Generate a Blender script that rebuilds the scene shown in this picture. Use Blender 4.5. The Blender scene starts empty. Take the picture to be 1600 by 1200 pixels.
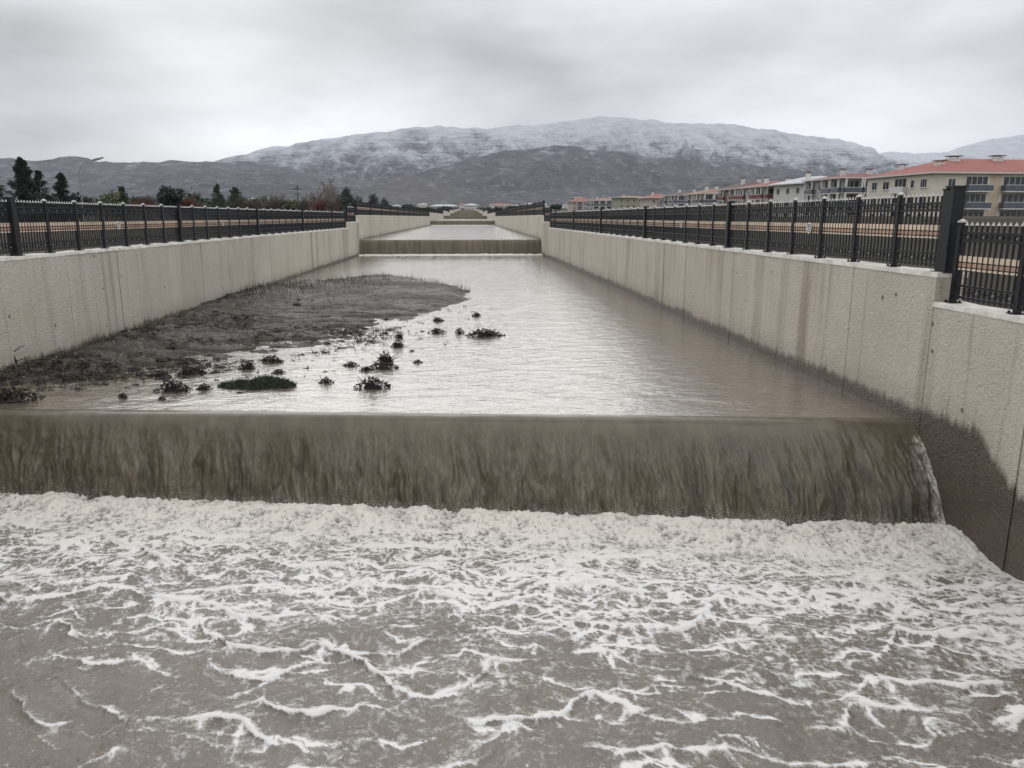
import bpy, math, random
import numpy as np
from mathutils import Vector, Matrix, Euler

R = math.radians
random.seed(11)
S = bpy.context.scene
COL = S.collection

# ------------------------------------------------------------------ camera
PITCH, YAW, FPX = R(12.27), R(3.70), 1200.0
cam_d = bpy.data.cameras.new('camera')
cam = bpy.data.objects.new('camera', cam_d)
COL.objects.link(cam)
cam.location = (0, 0, 0)
cam.rotation_euler = (R(90) - PITCH, 0, -YAW)
cam_d.sensor_width = 36
cam_d.lens = 27
cam_d.clip_start = 0.05
cam_d.clip_end = 30000
S.camera = cam

# ------------------------------------------------------------------ sky and sun (overcast)
SUN_EL, SUN_AZ = R(10.5), R(-16)            # azimuth measured from +Y, negative = left
sun_dir = Vector((math.sin(SUN_AZ) * math.cos(SUN_EL), math.cos(SUN_AZ) * math.cos(SUN_EL), math.sin(SUN_EL)))
world = bpy.data.worlds.new('World')
S.world = world
world.use_nodes = True
wn, wl = world.node_tree.nodes, world.node_tree.links
wn.clear()


def wnode(t, **kw):
    n = wn.new(t)
    for k, v in kw.items():
        setattr(n, k, v)
    return n


def wmath(op, a, b=None, c=None, clamp=False):
    n = wn.new('ShaderNodeMath')
    n.operation = op
    n.use_clamp = clamp
    for i, v in enumerate((a, b, c)):
        if v is None:
            continue
        if isinstance(v, (int, float)):
            n.inputs[i].default_value = v
        else:
            wl.new(v, n.inputs[i])
    return n.outputs[0]


out = wnode('ShaderNodeOutputWorld')
bg = wnode('ShaderNodeBackground')
wl.new(bg.outputs[0], out.inputs[0])
skyt = wnode('ShaderNodeTexSky', sky_type='NISHITA')
skyt.sun_disc = False
skyt.sun_elevation = SUN_EL
skyt.sun_rotation = SUN_AZ
tc = wnode('ShaderNodeTexCoord')
sep = wnode('ShaderNodeSeparateXYZ')
wl.new(tc.outputs['Generated'], sep.inputs[0])
zc = wmath('MAXIMUM', sep.outputs[2], 0.0)
den = wmath('ADD', zc, 0.22)
cx = wmath('DIVIDE', sep.outputs[0], den)
cy = wmath('DIVIDE', sep.outputs[1], den)
comb = wnode('ShaderNodeCombineXYZ')
wl.new(cx, comb.inputs[0])
wl.new(cy, comb.inputs[1])
n1 = wnode('ShaderNodeTexNoise')
n1.inputs['Scale'].default_value = 0.50
n1.inputs['Detail'].default_value = 5
n1.inputs['Roughness'].default_value = 0.5
n1.inputs['Distortion'].default_value = 0.15
mapw = wnode('ShaderNodeMapping')
mapw.inputs['Location'].default_value = (-11.02535, -5.79988, 0)
wl.new(comb.outputs[0], mapw.inputs[0])
wl.new(mapw.outputs[0], n1.inputs['Vector'])
# overcast law: brighter towards the zenith, broken by thick and thin cloud
grad = wmath('MULTIPLY_ADD', zc, 1.25, 0.75)
cl = wnode('ShaderNodeMapRange')
cl.inputs['From Min'].default_value = 0.32
cl.inputs['From Max'].default_value = 0.66
cl.inputs['To Min'].default_value = 0.32
cl.inputs['To Max'].default_value = 1.24
wl.new(n1.outputs['Fac'], cl.inputs['Value'])
# light diffusing through the cloud round the hidden sun
dot = wnode('ShaderNodeVectorMath', operation='DOT_PRODUCT')
dot.inputs[1].default_value = tuple(sun_dir)
wl.new(tc.outputs['Generated'], dot.inputs[0])
dpos = wmath('MAXIMUM', dot.outputs['Value'], 0.0)
glow = wmath('MULTIPLY', wmath('POWER', dpos, 90.0), 0.36)
bright = wmath('ADD', wmath('MULTIPLY', grad, cl.outputs[0]), glow)
ccol = wnode('ShaderNodeVectorMath', operation='SCALE')
ccol.inputs[0].default_value = (0.955, 0.972, 1.0)
wl.new(bright, ccol.inputs['Scale'])
nis = wnode('ShaderNodeVectorMath', operation='SCALE')
nis.inputs['Scale'].default_value = 0.06
wl.new(skyt.outputs[0], nis.inputs[0])
mixw = wnode('ShaderNodeMix', data_type='RGBA')
mixw.inputs[0].default_value = 0.985
wl.new(nis.outputs[0], mixw.inputs[6])
wl.new(ccol.outputs[0], mixw.inputs[7])
wl.new(mixw.outputs[2], bg.inputs[0])
bg.inputs[1].default_value = 1.0

sun_l = bpy.data.lights.new('sun', 'SUN')
sun_l.energy = 0.7
sun_l.angle = R(60)
sun_l.color = (1.0, 0.95, 0.88)
sun_o = bpy.data.objects.new('sun', sun_l)
COL.objects.link(sun_o)
sun_o.rotation_euler = (-sun_dir).to_track_quat('-Z', 'Y').to_euler()

S.view_settings.view_transform = 'Standard'
S.view_settings.look = 'None'
S.view_settings.gamma = 1.0
S.view_settings.use_curve_mapping = False
S.view_settings.exposure = 0.12
S.cycles.use_denoising = True
S.cycles.max_bounces = 6
S.cycles.volume_bounces = 1

# ------------------------------------------------------------------ helpers
CR = Euler((R(90) - PITCH, 0, -YAW)).to_matrix()


def ray(x, y):
    return CR @ Vector(((x - 800) / FPX, (600 - y) / FPX, -1.0))


def at_y(x, y, Y):
    d = ray(x, y)
    return d * (Y / d.y)


def at_z(x, y, Z):
    d = ray(x, y)
    return d * (Z / d.z)


def tag(o, label=None, cat=None, group=None, kind=None):
    if label:
        o['label'] = label
    if cat:
        o['category'] = cat
    if group:
        o['group'] = group
    if kind:
        o['kind'] = kind
    return o


def empty(name, loc=(0, 0, 0), rz=0.0):
    o = bpy.data.objects.new(name, None)
    o.empty_display_size = 0.2
    o.location = loc
    o.rotation_euler = (0, 0, rz)
    COL.objects.link(o)
    return o


class MB:
    """collects geometry, builds one mesh object"""

    def __init__(self):
        self.v, self.f, self.m = [], [], []

    def quad(self, a, b, c, d, m=0):
        n = len(self.v)
        self.v += [tuple(a), tuple(b), tuple(c), tuple(d)]
        self.f.append((n, n + 1, n + 2, n + 3))
        self.m.append(m)

    def tri(self, a, b, c, m=0):
        n = len(self.v)
        self.v += [tuple(a), tuple(b), tuple(c)]
        self.f.append((n, n + 1, n + 2))
        self.m.append(m)

    def box(self, x0, x1, y0, y1, z0, z1, m=0):
        self.hexa([(x0, y0, z0), (x1, y0, z0), (x1, y1, z0), (x0, y1, z0), (x0, y0, z1), (x1, y0, z1), (x1, y1, z1), (x0, y1, z1)], m)

    def hexa(self, p, m=0):
        n = len(self.v)
        self.v += [tuple(q) for q in p]
        for f in ((0, 3, 2, 1), (4, 5, 6, 7), (0, 1, 5, 4), (1, 2, 6, 5), (2, 3, 7, 6), (3, 0, 4, 7)):
            self.f.append(tuple(n + i for i in f))
            self.m.append(m)

    def wallbox(self, a, b, off0, off1, z0, z1, m=0):
        """box along a->b (2-D), between two offsets to the right of a->b"""
        a, b = Vector(a), Vector(b)
        d = (b - a).normalized()
        n = Vector((d.y, -d.x))
        p = [a + n * off0, b + n * off0, b + n * off1, a + n * off1]
        if (off1 - off0) > 0:
            p = [p[3], p[2], p[1], p[0]]
        self.hexa([(q.x, q.y, z0) for q in p] + [(q.x, q.y, z1) for q in p], m)

    def tube(self, pts, rads, seg=5, m=0, cap=True):
        n0 = len(self.v)
        pts = [Vector(p) for p in pts]
        for i, p in enumerate(pts):
            if i == 0:
                t = pts[1] - p
            elif i == len(pts) - 1:
                t = p - pts[i - 1]
            else:
                t = pts[i + 1] - pts[i - 1]
            if t.length < 1e-9:
                t = Vector((0, 0, 1))
            t.normalize()
            ref = Vector((1, 0, 0)) if abs(t.x) < 0.8 else Vector((0, 1, 0))
            u = t.cross(ref).normalized()
            w = t.cross(u)
            for k in range(seg):
                a = 2 * math.pi * k / seg
                q = p + (u * math.cos(a) + w * math.sin(a)) * rads[i]
                self.v.append(tuple(q))
        for i in range(len(pts) - 1):
            for k in range(seg):
                a = n0 + i * seg + k
                b = n0 + i * seg + (k + 1) % seg
                self.f.append((a, b, b + seg, a + seg))
                self.m.append(m)
        if cap:
            self.f.append(tuple(n0 + k for k in reversed(range(seg))))
            self.m.append(m)
            self.f.append(tuple(n0 + (len(pts) - 1) * seg + k for k in range(seg)))
            self.m.append(m)

    def mesh(self, name, mats):
        me = bpy.data.meshes.new(name)
        me.from_pydata(self.v, [], self.f)
        for m in (mats if isinstance(mats, (list, tuple)) else [mats]):
            me.materials.append(m)
        if any(self.m):
            me.polygons.foreach_set('material_index', self.m)
        me.update()
        return me

    def build(self, name, mats, parent=None, smooth=False, loc=None):
        return link(name, self.mesh(name, mats), parent, smooth, loc)


def link(name, me, parent=None, smooth=False, loc=None, rz=None):
    o = bpy.data.objects.new(name, me)
    COL.objects.link(o)
    if parent:
        o.parent = parent
    if loc is not None:
        o.location = loc
    if rz is not None:
        o.rotation_euler = (0, 0, rz)
    if smooth:
        me.polygons.foreach_set('use_smooth', [True] * len(me.polygons))
    return o


def grid_mesh(name, P, mat, attrs=None, smooth=True, keep=None):
    """P: (n, m, 3) array of points -> mesh; attrs: name -> (n, m) float"""
    n, m = P.shape[:2]
    me = bpy.data.meshes.new(name)
    me.vertices.add(n * m)
    me.vertices.foreach_set('co', P.reshape(-1).astype(np.float32))
    idx = np.arange(n * m).reshape(n, m)
    q = np.stack([idx[:-1, :-1], idx[:-1, 1:], idx[1:, 1:], idx[1:, :-1]], -1).reshape(-1, 4)
    if keep is not None:
        q = q[keep.reshape(-1)]
    k = len(q)
    me.loops.add(k * 4)
    me.loops.foreach_set('vertex_index', q.reshape(-1).astype(np.int32))
    me.polygons.add(k)
    me.polygons.foreach_set('loop_start', np.arange(0, k * 4, 4, dtype=np.int32))
    me.polygons.foreach_set('loop_total', np.full(k, 4, dtype=np.int32))
    me.polygons.foreach_set('use_smooth', np.full(k, smooth, dtype=bool))
    me.update(calc_edges=True)
    me.validate()
    for an, av in (attrs or {}).items():
        a = me.attributes.new(an, 'FLOAT', 'POINT')
        a.data.foreach_set('value', av.reshape(-1).astype(np.float32))
    me.materials.append(mat)
    return me


# ---- numpy noise
def _h(ix, iy, seed):
    h = (ix.astype(np.int64) * 374761393 + iy.astype(np.int64) * 668265263 + seed * 1442695041) & 0xFFFFFFFF
    h = ((h ^ (h >> 13)) * 1274126177) & 0xFFFFFFFF
    h = ((h ^ (h >> 15)) * 2246822519) & 0xFFFFFFFF
    return (h ^ (h >> 16)).astype(np.float64) / 4294967296.0


def perlin(x, y, seed=0):
    x0, y0 = np.floor(x), np.floor(y)
    fx, fy = x - x0, y - y0
    u = fx * fx * fx * (fx * (fx * 6 - 15) + 10)
    v = fy * fy * fy * (fy * (fy * 6 - 15) + 10)

    def g(i, j):
        a = _h(x0 + i, y0 + j, seed) * 2 * np.pi
        return np.cos(a) * (fx - i) + np.sin(a) * (fy - j)
    a = g(0, 0) * (1 - u) + g(1, 0) * u
    b = g(0, 1) * (1 - u) + g(1, 1) * u
    return (a * (1 - v) + b * v) * 1.5


def fbm(x, y, octv=4, seed=0, gain=0.5, lac=2.03):
    s, a, t = 0, 1.0, 0
    for i in range(octv):
        s = s + a * perlin(x, y, seed + i * 17)
        t += a
        a *= gain
        x, y = x * lac + 3.7, y * lac + 1.3
    return s / t


def ridged(x, y, octv=4, seed=0, gain=0.5, lac=2.1):
    s, a, t = 0, 1.0, 0
    for i in range(octv):
        s = s + a * (1 - np.abs(perlin(x, y, seed + i * 13)) * 1.6)
        t += a
        a *= gain
        x, y = x * lac + 1.7, y * lac + 9.3
    return s / t


def worley(x, y, seed=0):
    """distance to the cell border (F2-F1) and F1"""
    x0, y0 = np.floor(x), np.floor(y)
    f1 = np.full(x.shape, 9.0)
    f2 = np.full(x.shape, 9.0)
    for i in (-1, 0, 1):
        for j in (-1, 0, 1):
            px = x0 + i + _h(x0 + i, y0 + j, seed)
            py = y0 + j + _h(x0 + i, y0 + j, seed + 5)
            d = np.hypot(px - x, py - y)
            f2 = np.minimum(f2, np.maximum(f1, d))
            f1 = np.minimum(f1, d)
    return f2 - f1, f1


def sstep(a, b, x):
    t = np.clip((x - a) / (b - a), 0, 1)
    return t * t * (3 - 2 * t)


# ------------------------------------------------------------------ materials
class NT:
    def __init__(self, name):
        self.mat = bpy.data.materials.new(name)
        self.mat.use_nodes = True
        self.n, self.l = self.mat.node_tree.nodes, self.mat.node_tree.links
        self.n.clear()
        self.out = self.n.new('ShaderNodeOutputMaterial')
        self.p = self.n.new('ShaderNodeBsdfPrincipled')
        self.l.new(self.p.outputs[0], self.out.inputs[0])
        self.pos = self.n.new('ShaderNodeNewGeometry').outputs['Position']

    def put(self, sock, v):
        if hasattr(v, 'is_linked'):
            self.l.new(v, sock)
        else:
            sock.default_value = v

    def map(self, scale=(1, 1, 1), loc=(0, 0, 0), vec=None, rot=(0, 0, 0)):
        m = self.n.new('ShaderNodeMapping')
        m.inputs['Scale'].default_value = scale
        m.inputs['Location'].default_value = loc
        m.inputs['Rotation'].default_value = rot
        self.l.new(vec or self.pos, m.inputs[0])
        return m.outputs[0]

    def noise(self, scale, detail=4, rough=0.5, dist=0.0, vec=None, col=False):
        t = self.n.new('ShaderNodeTexNoise')
        t.inputs['Scale'].default_value = scale
        t.inputs['Detail'].default_value = detail
        t.inputs['Roughness'].default_value = rough
        t.inputs['Distortion'].default_value = dist
        self.l.new(vec or self.pos, t.inputs['Vector'])
        return t.outputs['Color' if col else 'Fac']

    def voro(self, scale, feature='F1', vec=None, out='Distance', rnd=1.0):
        t = self.n.new('ShaderNodeTexVoronoi')
        t.feature = feature
        t.inputs['Scale'].default_value = scale
        t.inputs['Randomness'].default_value = rnd
        self.l.new(vec or self.pos, t.inputs['Vector'])
        return t.outputs[out]

    def math(self, op, a, b=None, c=None, clamp=False):
        m = self.n.new('ShaderNodeMath')
        m.operation = op
        m.use_clamp = clamp
        for i, v in enumerate((a, b, c)):
            if v is not None:
                self.put(m.inputs[i], v)
        return m.outputs[0]

    def rng(self, v, a, b, c=0.0, d=1.0, smooth=False):
        m = self.n.new('ShaderNodeMapRange')
        if smooth:
            m.interpolation_type = 'SMOOTHSTEP'
        self.put(m.inputs['Value'], v)
        m.inputs['From Min'].default_value = a
        m.inputs['From Max'].default_value = b
        m.inputs['To Min'].default_value = c
        m.inputs['To Max'].default_value = d
        return m.outputs[0]

    def mix(self, f, a, b, mode='MIX'):
        m = self.n.new('ShaderNodeMix')
        m.data_type = 'RGBA'
        m.blend_type = mode
        self.put(m.inputs[0], f)
        self.put(m.inputs[6], a if hasattr(a, 'is_linked') else (*a, 1))
        self.put(m.inputs[7], b if hasattr(b, 'is_linked') else (*b, 1))
        return m.outputs[2]

    def sep(self, vec=None):
        s = self.n.new('ShaderNodeSeparateXYZ')
        self.l.new(vec or self.pos, s.inputs[0])
        return s.outputs

    def attr(self, name):
        a = self.n.new('ShaderNodeAttribute')
        a.attribute_name = name
        return a.outputs['Fac']

    def bump(self, h, strength=0.5, dist=0.02, normal=None):
        b = self.n.new('ShaderNodeBump')
        b.inputs['Strength'].default_value = strength
        b.inputs['Distance'].default_value = dist
        self.l.new(h, b.inputs['Height'])
        if normal:
            self.l.new(normal, b.inputs['Normal'])
        return b.outputs[0]

    def done(self, color=None, rough=None, normal=None, spec=None, metal=None):
        if color is not None:
            self.put(self.p.inputs['Base Color'], color if hasattr(color, 'is_linked') else (*color, 1))
        if rough is not None:
            self.put(self.p.inputs['Roughness'], rough)
        if normal is not None:
            self.l.new(normal, self.p.inputs['Normal'])
        if spec is not None:
            self.put(self.p.inputs['Specular IOR Level'], spec)
        if metal is not None:
            self.put(self.p.inputs['Metallic'], metal)
        return self.mat


def simple(name, c, rough=0.6, var=0.15, scale=3.0, spec=None, metal=None, bump=0.0):
    t = NT(name)
    nz = t.noise(scale, 5, 0.6)
    lo = tuple(v * (1 - var) for v in c)
    hi = tuple(min(1, v * (1 + var)) for v in c)
    col = t.mix(t.rng(nz, 0.3, 0.7), lo, hi)
    nm = t.bump(t.noise(scale * 6, 4), bump, 0.01) if bump else None
    return t.done(col, rough, nm, spec, metal)


def concrete(name, level, knee=None, slope=0.0, fine=True):
    t = NT(name)
    x, y, z = t.sep()
    big = t.noise(0.45, 6, 0.6)
    col = t.mix(t.rng(big, 0.3, 0.7), (0.47, 0.415, 0.335), (0.585, 0.535, 0.46))
    med = t.noise(2.2, 6, 0.65)
    col = t.mix(t.rng(med, 0.35, 0.75, 0, 0.35), col, (0.56, 0.53, 0.47))
    # run-off streaks down the face
    st = t.noise(1.0, 5, 0.6, 0.2, t.map((1.2, 1.2, 0.05)))
    col = t.mix(t.math('MULTIPLY', t.rng(st, 0.51, 0.67, 0, 0.75), t.rng(t.noise(0.16, 3), 0.40, 0.56)), col, (0.24, 0.19, 0.135))
    st2 = t.noise(1.0, 4, 0.6, 0.3, t.map((5, 5, 0.22), (3, 8, 1)))
    col = t.mix(t.rng(st2, 0.58, 0.72, 0, 0.4), col, (0.19, 0.165, 0.13))
    pale = t.noise(1.0, 4, 0.6, 0.2, t.map((3, 3, 0.1), (13, 2, 5)))
    col = t.mix(t.rng(pale, 0.6, 0.75, 0, 0.35), col, (0.62, 0.60, 0.56))
    # grime under the coping, pits
    pit = t.voro(1.7, vec=t.map((1, 1, 1), (0.3, 0.2, 0.7)))
    pitn = t.noise(14, 3)
    pf = t.math('LESS_THAN', t.math('ADD', pit, t.math('MULTIPLY', pitn, 0.06)), 0.10)
    pv = t.voro(6.0)
    pf2 = t.math('LESS_THAN', t.math('ADD', pv, t.math('MULTIPLY', pitn, 0.1)), 0.11)
    col = t.mix(t.math('MULTIPLY', pf, 0.75), col, (0.07, 0.06, 0.05))
    col = t.mix(t.math('MULTIPLY', pf2, 0.35), col, (0.12, 0.10, 0.08))
    grain = t.noise(38, 4, 0.7)
    col = t.mix(t.rng(grain, 0.3, 0.7, 0.0, 0.22), col, (0.24, 0.21, 0.17))
    # wet, silted band at the water line
    lev = level
    if knee is not None:
        lev = t.math('ADD', t.math('MINIMUM', t.math('MULTIPLY', t.math('SUBTRACT', y, knee), slope), 0.0), level)
    drip = t.noise(1.0, 5, 0.65, 0.0, t.map((6, 6, 0.7)))
    wob = t.noise(1.0, 5, 0.6, 0.3, t.map((0.8, 0.8, 0.8), (4, 4, 4)))
    edge = t.math('ADD', t.math('MULTIPLY', t.math('SUBTRACT', drip, 0.5), 0.42), t.math('MULTIPLY', t.math('SUBTRACT', wob, 0.5), 0.35))
    d = t.math('SUBTRACT', t.math('ADD', lev, edge), z)
    wet = t.rng(d, -0.09, 0.10, 0, 1, True)
    damp = t.rng(d, -0.5, 0.0, 0, 0.30, True)
    col = t.mix(damp, col, (0.22, 0.19, 0.15))
    wetc = t.mix(t.rng(med, 0.3, 0.7), (0.046, 0.032, 0.019), (0.078, 0.057, 0.037))
    col = t.mix(t.math('MULTIPLY', wet, 0.93), col, wetc)
    rough = t.math('MULTIPLY_ADD', wet, -0.42, 0.88)
    h = t.math('ADD', t.math('MULTIPLY', t.noise(11.5, 3, 0.5, 1.8), 1.0), t.math('MULTIPLY', grain, 0.25))
    h = t.math('SUBTRACT', h, t.math('MULTIPLY', pf, 0.5))
    nm = t.bump(h, 1.0 if fine else 0.3, 0.035)
    return t.done(col, rough, nm)


W0, W1 = -4.65, -3.22
M = {}
M['wall_near'] = concrete('rough_concrete_splashed', -2.98, 9.9, 0.60)
M['wall_a'] = concrete('rough_concrete_reach_one', W1 + 0.16)
M['wall_b'] = concrete('rough_concrete_reach_two', -1.93 + 0.10, fine=False)
M['wall_c'] = concrete('rough_concrete_upper', -9.0, fine=False)
M['coping'] = simple('pale_coping', (0.60, 0.57, 0.52), 0.85, 0.25, 4.0, bump=0.5)
M['black'] = simple('black_painted_steel', (0.009, 0.010, 0.013), 0.45, 0.3, 3.0, 0.35)
M['tip'] = simple('pale_tip', (0.48, 0.465, 0.44), 0.6, 0.15, 9.0)  # plain pale colour on the picket tips and post caps
M['slat_cream'] = simple('cream_slat', (0.68, 0.54, 0.41), 0.55, 0.25, 2.0)
M['slat_brown'] = simple('brown_slat', (0.44, 0.27, 0.19), 0.55, 0.3, 2.0)
M['sign'] = simple('white_sign', (0.75, 0.73, 0.70), 0.4, 0.06, 8)
M['sign_red'] = simple('red_ring', (0.42, 0.12, 0.10), 0.4, 0.1, 8)
M['sign_dark'] = simple('dark_pictogram', (0.05, 0.05, 0.05), 0.5, 0.1, 8)

# muddy water
t = NT('muddy_water')
w1 = t.noise(3.2, 3, 0.55, 0.5, t.map((0.8, 1.25, 1)))
w2 = t.noise(12.0, 3, 0.55, 0.4, t.map((0.75, 1.3, 1)))
hh = t.math('ADD', t.math('MULTIPLY', w1, 0.75), t.math('MULTIPLY', w2, 0.30))
silt = t.mix(t.rng(t.noise(0.35, 4, 0.6, 0.6), 0.3, 0.7), (0.125, 0.098, 0.070), (0.175, 0.140, 0.105))
wnm = t.bump(hh, 0.75, 0.045)
M['water'] = t.done(silt, 0.07, wnm, 0.5)
t.p.inputs['Coat Weight'].default_value = 1.0
t.p.inputs['Coat IOR'].default_value = 1.7
t.p.inputs['Coat Roughness'].default_value = 0.06
t.l.new(wnm, t.p.inputs['Coat Normal'])
t.p.inputs['IOR'].default_value = 2.0

t = NT('muddy_water_far')
w1 = t.noise(1.3, 4, 0.55, 0.4, t.map((0.8, 1.2, 1)))
wnm = t.bump(w1, 1.0, 0.10)
M['water_far'] = t.done((0.14, 0.11, 0.08), 0.10, wnm)
t.p.inputs['Coat Weight'].default_value = 1.0
t.p.inputs['Coat IOR'].default_value = 1.8
t.p.inputs['Coat Roughness'].default_value = 0.08
t.l.new(wnm, t.p.inputs['Coat Normal'])
t.p.inputs['IOR'].default_value = 2.1

# foaming water below the fall (attribute foam = how much foam lies there)
t = NT('foaming_water')
fa = t.attr('foam')
fine = t.noise(17, 6, 0.72, 0.9)
fine2 = t.noise(46, 4, 0.7, 0.4)
lace = t.noise(7.5, 6, 0.68, 1.6)
lace_r = t.math('SUBTRACT', 1.0, t.math('MULTIPLY', t.math('ABSOLUTE', t.math('SUBTRACT', lace, 0.5)), 6.0), None, True)
f = t.math('ADD', fa, t.math('MULTIPLY', t.math('SUBTRACT', fine, 0.5), 0.85))
f = t.math('ADD', f, t.math('MULTIPLY', t.math('SUBTRACT', fine2, 0.5), 0.45))
white = t.rng(f, 0.32, 0.80, 0, 1, True)
lace2 = t.noise(15, 5, 0.7, 1.2, t.map((1, 1.2, 1), (4, 1, 0)))
lace2r = t.math('SUBTRACT', 1.0, t.math('MULTIPLY', t.math('ABSOLUTE', t.math('SUBTRACT', lace2, 0.5)), 7.0), None, True)
lacef = t.math('MULTIPLY', t.math('MULTIPLY', t.math('MAXIMUM', t.attr('lace'), t.math('MULTIPLY', lace2r, 0.45)), t.rng(fine, 0.34, 0.58)), t.rng(f, -0.25, 0.30, 0.25, 0.9))
brown = t.mix(t.rng(t.noise(1.3, 4, 0.6, 0.8), 0.3, 0.7), (0.064, 0.050, 0.036), (0.098, 0.078, 0.058))
col = t.mix(lacef, brown, (0.32, 0.285, 0.245))
col = t.mix(white, col, t.mix(t.rng(t.attr('cream'), 0, 1), (0.61, 0.592, 0.57), (0.55, 0.515, 0.455)))
rough = t.math('MULTIPLY_ADD', t.math('MAXIMUM', white, lacef), 0.6, 0.10)
soft = t.noise(4.5, 3, 0.5, 0.8)
foamy = t.math('MAXIMUM', white, lacef)
hgt = t.math('ADD', t.math('MULTIPLY', soft, 0.9), t.math('MULTIPLY', t.math('ADD', t.math('MULTIPLY', fine, 0.5), t.math('ADD', t.math('MULTIPLY', fine2, 0.3), 0.35)), foamy))
wnm = t.bump(hgt, 0.5, 0.03)
M['foam_water'] = t.done(col, rough, wnm)
t.put(t.p.inputs['Coat Weight'], t.math('SUBTRACT', 1.0, foamy, None, True))
t.p.inputs['Coat IOR'].default_value = 1.3
t.p.inputs['Coat Roughness'].default_value = 0.05
t.l.new(wnm, t.p.inputs['Coat Normal'])

# falling sheet of water
t = NT('falling_water')
vec = t.n.new('ShaderNodeAttribute')
vec.attribute_name = 'flow'
vv = vec.outputs['Vector']
s1 = t.noise(1.0, 4, 0.55, 0.6, t.map((3.2, 0.5, 1), vec=vv))
s2 = t.noise(1.0, 4, 0.6, 0.9, t.map((11, 1.3, 1), (5, 2, 0), vec=vv))
s3 = t.noise(1.0, 5, 0.65, 1.6, t.map((5, 2.6, 1), (9, 7, 0), vec=vv))
down = t.attr('down')
brk = t.math('POWER', t.math('MAXIMUM', down, 0.0), 1.25)
col = t.mix(t.rng(s1, 0.3, 0.7), (0.072, 0.059, 0.040), (0.116, 0.096, 0.068))
col = t.mix(t.math('MULTIPLY', t.rng(s3, 0.46, 0.66), t.math('MULTIPLY', brk, 0.75)), col, (0.026, 0.021, 0.014))
thr = t.math('MULTIPLY', t.rng(s2, 0.54, 0.64), t.math('MULTIPLY_ADD', brk, 0.26, 0.03))
col = t.mix(thr, col, (0.27, 0.235, 0.19))
long_ = t.noise(1.0, 4, 0.6, 2.2, t.map((4.5, 1.1, 1), (21, 5, 0), vec=vv))
lr = t.rng(t.math('ABSOLUTE', t.math('SUBTRACT', long_, 0.5)), 0.0, 0.03, 1.0, 0.0)
col = t.mix(t.math('MULTIPLY', lr, t.math('MULTIPLY_ADD', brk, 0.5, 0.02)), col, (0.28, 0.24, 0.185))
pock = t.noise(1.0, 4, 0.6, 0.9, t.map((3.4, 1.5, 1), (2, 15, 0), vec=vv))
col = t.mix(t.math('MULTIPLY', t.rng(pock, 0.52, 0.66), t.math('MULTIPLY', brk, 0.75)), col, (0.028, 0.024, 0.019))
fo = t.attr('foam')
ff = t.rng(t.math('ADD', fo, t.math('MULTIPLY', t.math('SUBTRACT', t.noise(1.0, 6, 0.75, 0.8, t.map((22, 9, 1), vec=vv)), 0.5), 1.6)), 0.45, 0.75)
col = t.mix(t.math('MULTIPLY', ff, 0.8), col, (0.62, 0.57, 0.49))
hh = t.math('ADD', t.math('MULTIPLY', s1, 0.7), t.math('ADD', t.math('MULTIPLY', s2, 0.5), t.math('MULTIPLY', s3, 0.5)))
hh = t.math('MULTIPLY', hh, t.math('MULTIPLY_ADD', brk, 0.9, 0.1))
M['fall'] = t.done(col, t.math('MULTIPLY_ADD', brk, 0.25, 0.20), t.bump(hh, 0.5, 0.05), 0.28)

t = NT('falling_water_far')
s1 = t.noise(1.0, 4, 0.6, 0.3, t.map((3.0, 0.3, 0.35)))
col = t.mix(t.rng(s1, 0.3, 0.7), (0.085, 0.069, 0.048), (0.150, 0.123, 0.090))
M['fall_far'] = t.done(col, 0.4, None, 0.25)
M['foam_far'] = simple('foam_line', (0.58, 0.545, 0.49), 0.8, 0.12, 6.0, bump=0.6)

# mud
t = NT('wet_mud')
n_ = t.noise(1.1, 6, 0.65, 0.5)
n2 = t.noise(9, 5, 0.7)
n3 = t.noise(0.45, 4, 0.6)
col = t.mix(t.rng(n_, 0.3, 0.7), (0.032, 0.026, 0.020), (0.060, 0.048, 0.037))
col = t.mix(t.rng(n2, 0.52, 0.7, 0, 0.5), col, (0.028, 0.023, 0.018))
rough = t.rng(n3, 0.35, 0.65, 0.38, 0.68)
M['mud'] = t.done(col, rough, t.bump(t.math('ADD', n_, t.math('MULTIPLY', n2, 0.6)), 0.8, 0.04), 0.22)
M['debris'] = simple('sodden_plant_debris', (0.022, 0.017, 0.013), 0.8, 0.5, 9.0)
M['debris_pale'] = simple('dry_stalk', (0.16, 0.125, 0.08), 0.7, 0.4, 9.0)
M['green'] = simple('green_tuft', (0.024, 0.038, 0.018), 0.6, 0.4, 7.0)

# ground
t = NT('bare_winter_ground')
n_ = t.noise(0.05, 6, 0.6)
n2 = t.noise(0.9, 6, 0.65)
col = t.mix(t.rng(n_, 0.35, 0.65), (0.034, 0.029, 0.023), (0.062, 0.055, 0.038))
col = t.mix(t.rng(n2, 0.45, 0.7, 0, 0.6), col, (0.034, 0.040, 0.020))
M['ground'] = t.done(col, 0.95, t.bump(n2, 0.5, 0.1), 0.08)

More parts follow.
